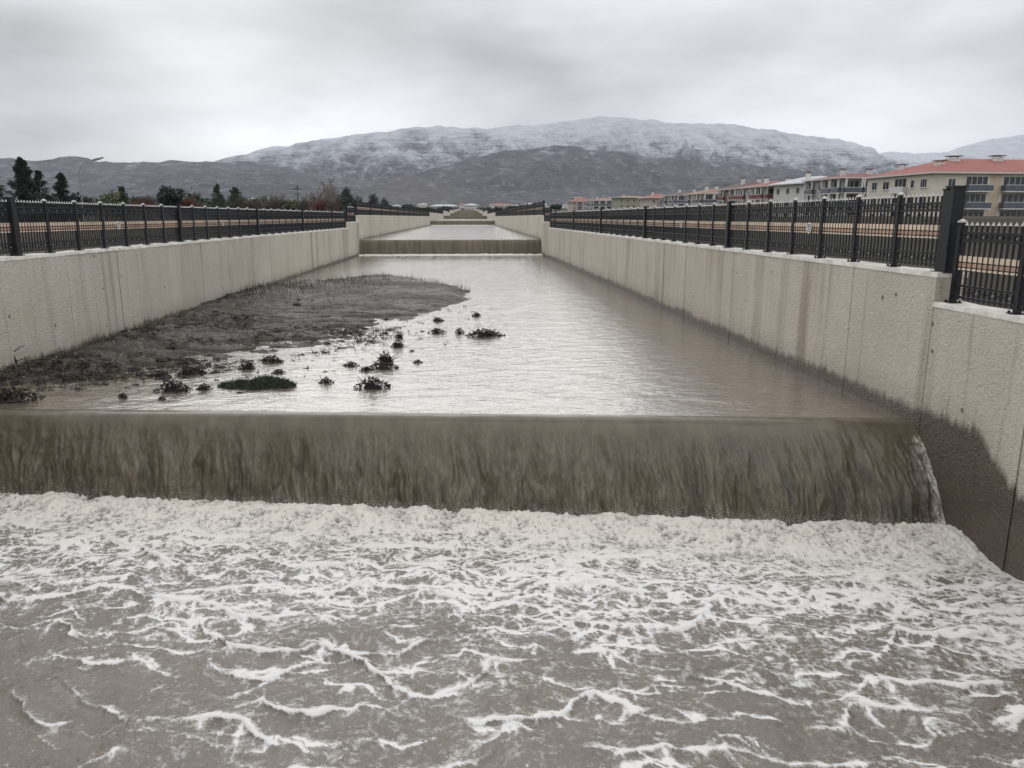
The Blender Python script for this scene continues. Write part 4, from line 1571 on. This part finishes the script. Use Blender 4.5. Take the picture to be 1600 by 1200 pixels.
def balcony(root, fm, s0, s1, z, dep=1.3, panel='dframe', ph=1.0, posts=False, colm=None):
    mb = MB()
    fbox(mb, fm, s0, s1, -.02, dep, z - .18, z)
    fbox(mb, fm, s0, s1, dep - .06, dep, z + ph - .03, z + ph + .05)
    o = mb.build('balcony', [M['frame']], root)
    mb = MB()
    fbox(mb, fm, s0, s1, dep - .05, dep - .01, z + .002, z + ph - .04)
    fbox(mb, fm, s0, s0 + .04, 0, dep - .06, z + .002, z + ph - .04)
    fbox(mb, fm, s1 - .04, s1, 0, dep - .06, z + .002, z + ph - .04)
    mb.build('parapet', [M[panel]], o)
    mb = MB()
    fbox(mb, fm, s0 + .3, s1 - .3, -.02, .03, z + .05, z + 2.35)
    mb.build('glazed_door', [M['glass']], o)
    mb = MB()
    n = max(2, int((s1 - s0) / 1.1))
    for i in range(n + 1):
        c = s0 + .3 + (s1 - s0 - .6) * i / n
        fbox(mb, fm, c - .04, c + .04, -.02, .07, z + .05, z + 2.35)
    mb.build('door_frame', [M['frame']], o)
    if posts:
        mb = MB()
        for c in (s0 + .1, s1 - .1):
            fbox(mb, fm, c - .16, c + .16, dep - .32, dep + .02, z + ph + .06, z + 2.70)
        mb.build('column', [M[colm or 'frame']], o)


def building(name, label, loc, rz, W, Dp, hgt, wallm, roofm, roof_h, front=(), left=(), chimneys=(), below=6.0, bands=None, floors=2, cat='building', group=None, ov=.7):
    root = empty(name, (loc[0], loc[1], loc[2] - below), rz)
    tag(root, label, cat, group)
    zb = below
    mb = MB()
    mb.box(0, W, 0, Dp, 0, zb + hgt)
    mb.build('wall', [M[wallm]], root)
    for (face, s0, s1, mt) in (bands or ()):
        fm = face_map(face, W, Dp)
        mb = MB()
        fbox(mb, fm, s0, s1, -.03, .03, 0, zb + hgt - .004)
        mb.build('cladding', [M[mt]], root)
    mb = MB()
    r0, r1 = hip_roof(mb, 0, W, 0, Dp, zb + hgt + .003, roof_h, ov)
    ro = mb.build('roof', [M[roofm], M['frame']], root)
    for (cx_, cy_, ch, cw) in chimneys:
        mb = MB()
        mb.box(cx_ - cw, cx_ + cw, cy_ - cw * .7, cy_ + cw * .7, zb + hgt + .4, zb + hgt + ch)
        mb.box(cx_ - cw * 1.3, cx_ + cw * 1.3, cy_ - cw, cy_ + cw, zb + hgt + ch + .25, zb + hgt + ch + .38, 1)
        for sx in (-1, 1):
            mb.box(cx_ + sx * cw * .8 - .06, cx_ + sx * cw * .8 + .06, cy_ - .08, cy_ + .08, zb + hgt + ch, zb + hgt + ch + .25)
        mb.build('chimney', [M['white'], M['roof_brown']], ro)
    for face, items in (('f', front), ('l', left)):
        fm = face_map(face, W, Dp)
        for it in items:
            if it[0] == 'w':
                window(root, fm, it[1], zb + it[2], it[3], it[4], it[5] if len(it) > 5 else 1)
            else:
                balcony(root, fm, it[1], it[2], zb + it[3], **(it[4] if len(it) > 4 else {}))
    return root


def place(px, Y, z=0.0):
    d = at_y(px, 339, Y)
    return (d.x, Y, z)


# the large block at the right edge
Y0 = 128.0
c0 = place(1452, Y0)
zt = at_y(1500, 271, Y0).z              # eaves
hgt_ = zt
fl = 2.85
fr, lf = [], []
px2m = Y0 / FPX * 1.03
Wb = 33.0
for k in range(3):
    z = zt - .35 - fl * (k + 1) + .2
    fr.append(('w', 3.4, z + .75, 1.4, 1.45, 1))
    fr.append(('b', 5.7, 10.3, z + .15, dict(dep=1.2, panel='dframe')))
    fr.append(('b', 12.6, 18.6, z + .15, dict(dep=1.2, panel='dframe')))
    fr.append(('w', 21, z + .75, 1.4, 1.45, 1))
    fr.append(('b', 23.2, 28.0, z + .15, dict(dep=1.2, panel='dframe')))
    lf.append(('w', 16.6, z + .75, 1.7, 1.5, 2))
    lf.append(('w', 13.6, z + .75, 1.0, 1.45, 0))
    lf.append(('b', 8.3, 12.2, z + .15, dict(dep=.9, panel='frame', ph=.95)))
    lf.append(('w', 6.0, z + .75, 1.9, 1.5, 1))
    lf.append(('w', 2.4, z + .75, 1.7, 1.5, 1))
building('apartment_block', 'large cream apartment block with red hipped roof and slate balconies at right edge', (c0[0], c0[1], 0), R(4), Wb, 19.0, zt, 'cream', 'roof_red', 3.1, fr, lf,
         chimneys=[(4.5, 5.2, 2.1, .7), (9.2, 8.0, 3.1, .9), (18.0, 8.5, 3.3, .9), (26.0, 5.0, 2.6, .7), (3.5, 14, 2.0, .6)],
         bands=[('f', 10.45, 12.45, 'stone'), ('f', 18.75, 20.0, 'stone')])


def mid_block(name, label, x0, x1, yeave, yridge, Y, wallm, roofm, Dp=13.0, style='w', rz=4, chim=2, panel='dframe', ov=.7, depth_px=None):
    a = place(x0, Y)
    b = place(x1, Y)
    W = b[0] - a[0]
    zt = at_y((x0 + x1) / 2, yeave, Y).z
    rh = max(.9, (yeave - yridge) / FPX * Y * 1.18)
    fr, lf = [], []
    n = max(2, int(W / 3.1))
    nf = 2 if Y > 240 else 3
    ov = ov if ov != .7 else 1.1
    for k in range(nf):
        z = zt - .35 - 2.8 * (k + 1) + .2
        for i in range(n):
            s = W * (i + .5) / n
            if style == 'w' or (style == 'mix' and i % 2 == 0):
                fr.append(('w', s, z + .8, 1.35, 1.4, 1))
            elif style in ('b', 'mix'):
                fr.append(('b', s - W / n * .46, s + W / n * .46, z + .15, dict(dep=1.1, panel=panel, posts=True, colm='white')))
        nl = max(2, int(Dp / 3.4))
        for i in range(nl):
            c_ = Dp * (i + .5) / nl
            if style == 'b' and i % 3 != 1:
                lf.append(('b', c_ - Dp / nl * .46, c_ + Dp / nl * .46, z + .15, dict(dep=.9, panel=panel, posts=True, colm='white')))
            else:
                lf.append(('w', c_, z + .8, 1.3, 1.4, 1))
    ch = [(W * (.25 + .5 * i / max(1, chim - 1)), Dp * .38, rh + .5, .5) for i in range(chim)]
    return building(name, label, (a[0], a[1], 0), R(rz), W, Dp, zt, wallm, roofm, rh, fr, lf, ch, ov=ov)


mid_block('apartment_block', 'grey apartment block with dark red roof beside the large cream block', 1312, 1398, 279, 270, 158, 'grey_w', 'roof_dred', 15, 'b', 2)
mid_block('apartment_block', 'white apartment block with grey metal roof and few windows', 1268, 1334, 286, 275, 172, 'white', 'roof_grey', 16, 'w', 10, 1)
mid_block('apartment_block', 'apartment block with bright red roof, white columns and maroon balconies', 1192, 1262, 292, 283, 190, 'white', 'roof_red', 14, 'b', 4, 2, 'maroon')
mid_block('apartment_block', 'apartment block with dark brown roof and white chimney left of the bright red roof', 1160, 1212, 295, 284, 214, 'brown_w', 'roof_brown', 15, 'b', 6, 2, 'maroon')
mid_block('apartment_block', 'cream apartment block with tan roof and row of white columns', 1097, 1160, 303, 295, 250, 'cream', 'roof_tan', 14, 'b', 5, 3)
mid_block('apartment_block', 'dark roofed greyish apartment block between the tan roof and a small red roof', 1056, 1104, 305.5, 299, 300, 'grey_w', 'roof_brown', 14, 'b', 5, 2)
mid_block('apartment_block', 'small distant apartment block with red roof right of the olive building', 1014, 1056, 309.5, 303.5, 345, 'pink_w', 'roof_red', 14, 'mix', 4, 1)
mid_block('apartment_block', 'olive building with flat tan roof among distant blocks', 966, 1014, 309, 306, 400, 'olive_w', 'roof_tan', 15, 'w', 3, 1)
mid_block('apartment_block', 'distant pale block with pinkish roof left of the olive building', 926, 966, 313.5, 309.5, 450, 'white', 'roof_tan', 15, 'b', 3, 2)
mid_block('apartment_block', 'distant pink block with red roof, leftmost of the row of houses', 893, 927, 315, 310, 520, 'pink_w', 'roof_red', 15, 'mix', 3, 1)
mid_block('apartment_block', 'narrow distant pink tower behind the leftmost houses', 897, 913, 309.5, 307.5, 560, 'pink_w', 'roof_tan', 10, 'w', 3, 0)
mid_block('apartment_block', 'long white distant block just above the end of the channel', 726, 748, 321, 318.5, 1050, 'white', 'roof_grey', 15, 'w', 0, 0)
mid_block('apartment_block', 'low pale blue distant block left of the end of the channel', 672, 716, 322.5, 320, 1000, 'grey_w', 'roof_grey', 15, 'w', 0, 0)
mid_block('apartment_block', 'distant cream block right of the end of the channel', 772, 796, 321.5, 319, 1080, 'cream', 'roof_tan', 15, 'w', 0, 0)
mid_block('storage_shed', 'distant white shed among bare trees at left', 389, 400, 311.5, 310, 420, 'white', 'roof_grey', 8, 'none', 0, 0, ov=.2)
mid_block('storage_shed', 'small white shed behind the trees left of the channel', 613, 627, 321.5, 320, 600, 'white', 'roof_grey', 8, 'none', 0, 0, ov=.2)

# scattered far houses at the foot of the mountain
proto_cache = {}
for i in range(30):
    px = rg.uniform(640, 1010)
    Y = rg.uniform(1250, 1700)
    W, Dp, h = rg.uniform(10, 20), 11, rg.uniform(5, 8)
    p = place(px, Y)
    root = empty('far_house', (p[0], Y, gz(Y) - 1), R(rg.uniform(-12, 12)))
    tag(root, 'tiny house of the far town at the foot of the mountain', 'house', 'houses of the far town')
    mb = MB()
    mb.box(0, W, 0, Dp, 0, h)
    for f_ in range(2):
        for k in range(3):
            mb.box(W * (k + .3) / 3, W * (k + .65) / 3, -.06, .0, h - 2.4 - 2.7 * f_, h - 1.1 - 2.7 * f_, 1)
    mb.build('wall', [M[rg.choice(['white', 'cream', 'grey_w', 'white', 'pink_w'])], M['glass']], root)
    mb = MB()
    hip_roof(mb, 0, W, 0, Dp, h + .003, 2.2, .4)
    mb.build('roof', [M[rg.choice(['roof_tan', 'roof_brown', 'roof_dred', 'roof_grey'])], M['frame']], root)

# ------------------------------------------------------------------ trees
def conifer(label, px, ytop, Y, wpx, seed, mat='conifer', n=2600, lean=0, name='conifer_tree', group='conifers beyond the fence', shape=.9, ybot=None):
    g = random.Random(seed)
    p = at_y(px, 339, Y)
    z0 = gz(Y) - .1
    h = at_y(px, ytop, Y).z - z0
    r = wpx / FPX * Y / 2
    root = empty(name, (p.x, Y, z0))
    tag(root, label, 'tree', group)
    mb = MB()
    mb.tube([(0, 0, 0), (lean * .3, 0, h * .5), (lean, 0, h * .97)], [h * .022 + .04, h * .014 + .02, .012], 6)
    mb.build('trunk', [M['bark']], root)
    mb = MB()
    nb = 46 + int(h * 7)
    per = max(6, int(n * 1.5) // nb)
    for i in range(nb):
        tt = (i + g.random()) / nb
        zt_ = h * (.05 + .93 * tt)
        a = g.uniform(0, 6.283)
        L = r * (1 - tt) ** shape * g.uniform(.55, 1.12) + .05 * r
        up = g.uniform(.0, .55) + tt * .4
        d = Vector((math.cos(a), math.sin(a), up)).normalized()
        for k in range(per):
            s = (g.random() ** .7)
            q = d * L * s
            spread = L * .22 * (1.15 - s) + .03
            c = Vector((lean * tt, 0, zt_)) + q + Vector((g.gauss(0, spread), g.gauss(0, spread), g.gauss(0, spread * .7)))
            ll = g.uniform(.10, .22) * (.55 + r * .22)
            e = (d + Vector((g.uniform(-.8, .8), g.uniform(-.8, .8), g.uniform(-.4, .8)))).normalized() * ll
            w = e.cross(Vector((g.uniform(-1, 1), g.uniform(-1, 1), g.uniform(-1, 1)))).normalized() * ll * .30
            mb.tri(c - w, c + w, c + e)
    mb.build('crown', [M[mat]], root)


def bare_tree(label, px, ytop, Y, wpx, seed, mat='twig', levels=4, name='bare_tree', group='bare trees beyond the fence', upright=.8, leaves=None, stems=1, trunk_r=None):
    g = random.Random(seed)
    p = at_y(px, 339, Y)
    z0 = gz(Y) - .1
    h = at_y(px, ytop, Y).z - z0
    r = wpx / FPX * Y / 2
    root = empty(name, (p.x, Y, z0))
    tag(root, label, 'shrub' if 'shrub' in name else 'tree', group)
    tr, tw, lv = MB(), MB(), MB()
    tw_r = max(.010, Y / FPX * .22)

    def grow(p, d, L, rad, lev):
        q = p + d * L
        mid = p + d * L * .5 + Vector((g.uniform(-1, 1), g.uniform(-1, 1), 0)) * L * .06
        (tr if lev == 0 else tw).tube([p, mid, q], [rad, rad * .8, rad * .55], 5 if lev == 0 else 3, 0, False)
        if lev >= levels:
            if leaves:
                for _ in range(5):
                    c = q + Vector((g.gauss(0, 1), g.gauss(0, 1), g.gauss(0, 1))) * L * .35
                    s = g.uniform(.06, .14) * (1 + Y / 200)
                    a = Vector((g.uniform(-1, 1), g.uniform(-1, 1), g.uniform(-1, 1))).normalized() * s
                    b = Vector((g.uniform(-1, 1), g.uniform(-1, 1), g.uniform(-1, 1))).normalized() * s * .6
                    lv.quad(c - a, c + b, c + a, c - b)
            return
        nchild = g.randint(6, 9) if lev == 0 else g.randint(3, 5)
        for i in range(nchild):
            tt = g.uniform(.3, 1.0) if lev == 0 else g.uniform(.35, 1.0)
            pp = p + d * L * tt
            a = g.uniform(0, 6.283)
            side = Vector((math.cos(a), math.sin(a), 0))
            nd = (d * upright + side * g.uniform(.35, .95) * max(.55, min(1.3, r / h * 3.2)) + Vector((0, 0, .2))).normalized()
            grow(pp, nd, L * g.uniform(.45, .72), max(tw_r * .6, rad * .5), lev + 1)
    for s in range(stems):
        d0 = Vector((g.uniform(-.1, .1), g.uniform(-.1, .1), 1))
        if stems > 1:
            d0 = Vector((g.uniform(-.6, .6) * min(1.4, r / h), g.uniform(-.4, .4), 1))
        off = Vector((g.uniform(-r, r) * .5, g.uniform(-r, r) * .3, 0)) if stems > 1 else Vector((0, 0, 0))
        grow(off, d0.normalized(), h * .50 * g.uniform(.85, 1.1), (trunk_r or h * .018 + .02) * (1 if stems == 1 else .5), 0)
    tr.build('trunk', [M['bark']], root)
    tw.build('crown', [M[mat]], root)
    if leaves:
        lv.build('leaves', [M[leaves]], root)


conifer('tall dark multi-topped conifer behind the fence, tallest tree at left', 45, 247, 62, 74, 1, 'conifer', 9000, shape=.7)
conifer('dark conifer cut off by the left edge of the picture', -4, 259, 64, 56, 2, 'conifer', 4500, shape=.7)
conifer('side top of dark conifer leaning right behind the fence', 66, 266, 63, 40, 3, 'conifer', 3600, shape=.5)
conifer('slim dark pointed conifer right of the tallest one', 101, 270, 66, 48, 4, 'conifer', 4500, shape=.75)
bare_tree('olive green loose shrub behind the fence, left of three', 172, 301, 72, 34, 5, 'twig', 3, 'leafy_shrub', 'shrubs beyond the fence', leaves='leaf_olive', stems=6)
conifer('bushy young green conifer between olive shrub and reddish shrubs', 194, 292, 74, 28, 6, 'conifer2', 2200, shape=.5)
bare_tree('dark dense shrub at the foot of the slim conifer', 122, 300, 66, 40, 7, 'twig', 3, 'leafy_shrub', 'shrubs beyond the fence', leaves='conifer', stems=6)
bare_tree('dark low shrub under the tallest conifer', 78, 303, 62, 46, 8, 'twig', 3, 'leafy_shrub', 'shrubs beyond the fence', leaves='conifer', stems=6)
bare_tree('reddish bare shrub right of the young green conifer', 226, 305, 76, 36, 9, 'twig_red', 4, 'bare_shrub', 'shrubs beyond the fence', stems=7)
bare_tree('dark small spiky shrub between two reddish shrubs', 265, 294, 80, 26, 10, 'bark', 4, 'bare_shrub', 'shrubs beyond the fence', stems=5, leaves='conifer')
bare_tree('wide reddish brown bare shrub right of the spiky shrub', 293, 305, 82, 46, 11, 'twig_red', 4, 'bare_shrub', 'shrubs beyond the fence', stems=8)
conifer('green bushy conifer, left one of a pair', 343, 289, 84, 30, 12, 'conifer2', 2400, shape=.5)
conifer('green bushy conifer, right one of a pair', 370, 293, 85, 34, 13, 'conifer2', 2200, shape=.5)
for i, (px, yt, Y, w, mt, lab) in enumerate([
        (412, 306, 120, 20, 'twig', 'low bare tree right of the green conifer pair'),
        (433, 303, 130, 22, 'twig_pale', 'pale bare tree left of the wooden utility pole'),
        (452, 304, 125, 18, 'twig', 'dark bare tree just left of the wooden utility pole'),
        (484, 300, 140, 22, 'twig_pale', 'pale bare tree right of the wooden utility pole'),
        (512, 284, 150, 22, 'twig_pale', 'tall pale bare poplar left of the dark pine'),
        (525, 289, 155, 16, 'twig_pale', 'slim bare poplar just left of the dark pine'),
        (498, 303, 128, 18, 'twig', 'low dark bare tree left of the tall poplar'),
        (560, 308, 160, 20, 'twig', 'bare tree just right of the dark pine'),
        (596, 313, 170, 24, 'twig', 'low bare tree right of the small round pine'),
        (468, 309, 120, 26, 'twig', 'low bush at the foot of the wooden utility pole'),
        (422, 300, 150, 24, 'twig_pale', 'taller pale bare tree right of the white shed'),
        (443, 298, 160, 24, 'twig_pale', 'tall pale bare tree in the middle of the bare grove'),
        (476, 296, 165, 22, 'twig_pale', 'tall slim bare tree just right of the utility pole'),
        (494, 291, 158, 22, 'twig_pale', 'tall pale bare tree two left of the dark pine'),
        (505, 287, 162, 20, 'twig_pale', 'tall bare poplar just left of the tallest poplar'),
        (519, 286, 158, 20, 'twig_pale', 'tall bare poplar just right of the tallest poplar'),
        (532, 300, 140, 24, 'twig', 'dark bare tree tucked under the dark pine'),
        (572, 306, 175, 24, 'twig_pale', 'bare tree between the two pines'),
        (554, 304, 172, 20, 'twig_pale', 'thin pale bare tree right behind the dark pine'),
        (310, 306, 90, 30, 'twig', 'brown bare shrubby tree left of the green conifer pair'),
        (248, 307, 86, 30, 'twig', 'brown bare shrubby tree left of the spiky shrub'),
        (210, 305, 84, 26, 'twig', 'brown bare shrubby tree right of the young green conifer'),
        (150, 304, 76, 34, 'twig', 'brown bare shrubby tree left of the olive shrub'),
        (392, 309, 110, 26, 'twig', 'brown bare shrubby tree in front of the white shed')]):
    bare_tree(lab, px, yt, Y, w, 30 + i, mt, 4, upright=1.1)


sb = random.Random(321)
for i in range(26):
    px_ = 118 + i * 17.2 + sb.uniform(-6, 6)
    kind_ = sb.choice(['leaf_olive', 'conifer', None, None, 'conifer2'])
    bare_tree('low winter shrub of the thicket behind the left fence', px_, sb.uniform(302, 312), sb.uniform(74, 120), sb.uniform(24, 40), 700 + i, sb.choice(['twig', 'twig', 'twig_red', 'bark']), 3 if kind_ else 4, 'thicket_shrub', 'thicket behind the left fence', leaves=kind_, stems=6)


def pine(label, px, ytop, Y, wpx, seed, crown_frac=.6, n=2600):
    g = random.Random(seed)
    p = at_y(px, 339, Y)
    z0 = gz(Y) - .1
    h = at_y(px, ytop, Y).z - z0
    r = wpx / FPX * Y / 2
    root = empty('pine_tree', (p.x, Y, z0))
    tag(root, label, 'tree', 'pines left of the channel')
    mb = MB()
    mb.tube([(0, 0, 0), (.1, 0, h * .5), (0, 0, h * .92)], [.16, .12, .03], 6)
    for k in range(7):
        a = g.uniform(0, 6.28)
        z = h * g.uniform(1 - crown_frac, .85)
        mb.tube([(0.05, 0, z), (math.cos(a) * r * .7, math.sin(a) * r * .7, z + r * .3)], [.05, .015], 4)
    mb.build('trunk', [M['bark']], root)
    mb = MB()
    cl = []
    for k in range(16):
        a = g.uniform(0, 6.28)
        tt = g.random()
        rr = r * .75 * math.sin(math.pi * (.2 + .75 * tt)) * g.random() ** .5
        cl.append(Vector((math.cos(a) * rr, math.sin(a) * rr, h * (1 - crown_frac) + h * crown_frac * .9 * tt)))
    for k in range(n):
        c = g.choice(cl) + Vector((g.gauss(0, 1), g.gauss(0, 1), g.gauss(0, .8))) * r * .24
        s = g.uniform(.10, .24) * (.6 + Y / 300)
        a = Vector((g.uniform(-1, 1), g.uniform(-1, 1), g.uniform(-.3, 1))).normalized() * s
        b = a.cross(Vector((g.uniform(-1, 1), g.uniform(-1, 1), g.uniform(-1, 1)))).normalized() * s * .4
        mb.tri(c - b, c + b, c + a)
    mb.build('crown', [M['conifer']], root)


pine('dark round-topped pine, tallest near the second waterfall', 541, 291, 150, 21, 60, .62)
pine('small dark umbrella-shaped pine right of the tall one', 584, 304, 170, 18, 61, .5, 1600)
pine('small dark pine low behind the fence, far right of the pair', 602, 311, 175, 16, 62, .5, 1200)

# low bushes along both sides beyond the upper fences
bl = random.Random(9)
k = 0
for px, yt, Y, w in [(630, 321, 260, 30), (648, 322, 280, 30), (664, 323, 300, 26), (690, 324, 420, 26), (760, 324, 420, 26), (776, 323, 330, 26), (800, 321, 280, 30), (640, 318, 420, 24), (700, 322, 600, 26), (812, 320, 380, 24), (868, 318, 300, 22)]:
    k += 1
    bare_tree('low dark bush standing beyond the upper channel fences', px, yt, Y, w, 200 + k, 'bark', 3, 'leafy_shrub', 'bushes along the upper channel', leaves='conifer', stems=7)

# ------------------------------------------------------------------ lamps and poles
def street_lamp(px, Y, ytop):
    p = at_y(px, 339, Y)
    z0 = gz(Y) - .05
    q = at_y(146, 250, Y)
    h = at_y(px, 268, Y).z - z0
    root = empty('street_lamp', (p.x, Y, z0))
    tag(root, 'tall grey street lamp with one slanting arm behind the left fence', 'street lamp')
    mb = MB()
    mb.tube([(0, 0, 0), (0, 0, h * .5), (0, 0, h)], [.05, .04, .03], 8)
    mb.build('pole', [M['metal']], root)
    ax, az = q.x - p.x, q.z - z0
    mb = MB()
    mb.tube([(0, 0, h - .05), (ax * .25, 0, h + (az - h) * .55), (ax * .6, 0, h + (az - h) * .86), (ax, 0, az)], [.03, .027, .024, .02], 6)
    mb.build('arm', [M['metal']], root)
    mb = MB()
    d = Vector((.78, 0, .20))
    a = Vector((ax - .05, 0, az - .02))
    up = Vector((-.2, 0, .78)).normalized()
    pts = [a, a + d * .35, a + d]
    for i, (wd, th) in enumerate(((.06, .05), (.13, .07), (.07, .03))):
        c = pts[i]
        for sy, su in ((-1, -1), (1, -1), (1, 1), (-1, 1)):
            mb.v.append(tuple(c + Vector((0, sy * wd, 0)) + up * su * th))
    for i in range(2):
        for k_ in range(4):
            mb.f.append((i * 4 + k_, i * 4 + (k_ + 1) % 4, i * 4 + 4 + (k_ + 1) % 4, i * 4 + 4 + k_))
            mb.m.append(0)
    mb.f += [(3, 2, 1, 0), (8, 9, 10, 11)]
    mb.m += [0, 0]
    mb.build('lamp_head', [M['metal']], root)


street_lamp(131, 60, 246)


def utility_pole(label, px, ytop, Y, r=.11, cross=True, mat='wood', name='utility_pole'):
    p = at_y(px, 339, Y)
    z0 = gz(Y) - .1
    h = at_y(px, ytop, Y).z - z0
    root = empty(name, (p.x, Y, z0))
    tag(root, label, 'pole')
    mb = MB()
    mb.tube([(0, 0, 0), (0, 0, h * .5), (0, 0, h)], [r, r * .85, r * .65], 7)
    mb.build('shaft', [M[mat]], root)
    if cross:
        mb = MB()
        mb.box(-.8, .8, -.06, .06, h - .7, h - .55)
        mb.box(-.5, .5, -.055, .055, h - 1.5, h - 1.38)
        mb.build('crossarm', [M[mat]], root)
        mb = MB()
        for s in (-.7, .7):
            mb.box(s - .05, s + .05, -.05, .05, h - .548, h - .35)
        mb.build('insulators', [M['white']], root)


utility_pole('wooden utility pole with crossarm among the bare trees at left', 467, 289, 130)
utility_pole('thin tall grey mast right of the far end of the channel', 842, 262, 330, .16, False, 'metal', 'lamp_mast')

# ------------------------------------------------------------------ haze between here and the mountain
t = bpy.data.materials.new('haze_air')
t.use_nodes = True
t.node_tree.nodes.clear()
o_ = t.node_tree.nodes.new('ShaderNodeOutputMaterial')
v_ = t.node_tree.nodes.new('ShaderNodeVolumePrincipled')
v_.inputs['Color'].default_value = (0.86, 0.90, 1.0, 1)
v_.inputs['Density'].default_value = 0.000048
v_.inputs['Anisotropy'].default_value = 0.2
t.node_tree.links.new(v_.outputs[0], o_.inputs['Volume'])
mb = MB()
mb.box(-9500, 9500, -300, 9300, -8, 1100)
tag(mb.build('haze', [t]), 'pale thin haze over the plain and mountain', 'haze', kind='stuff')
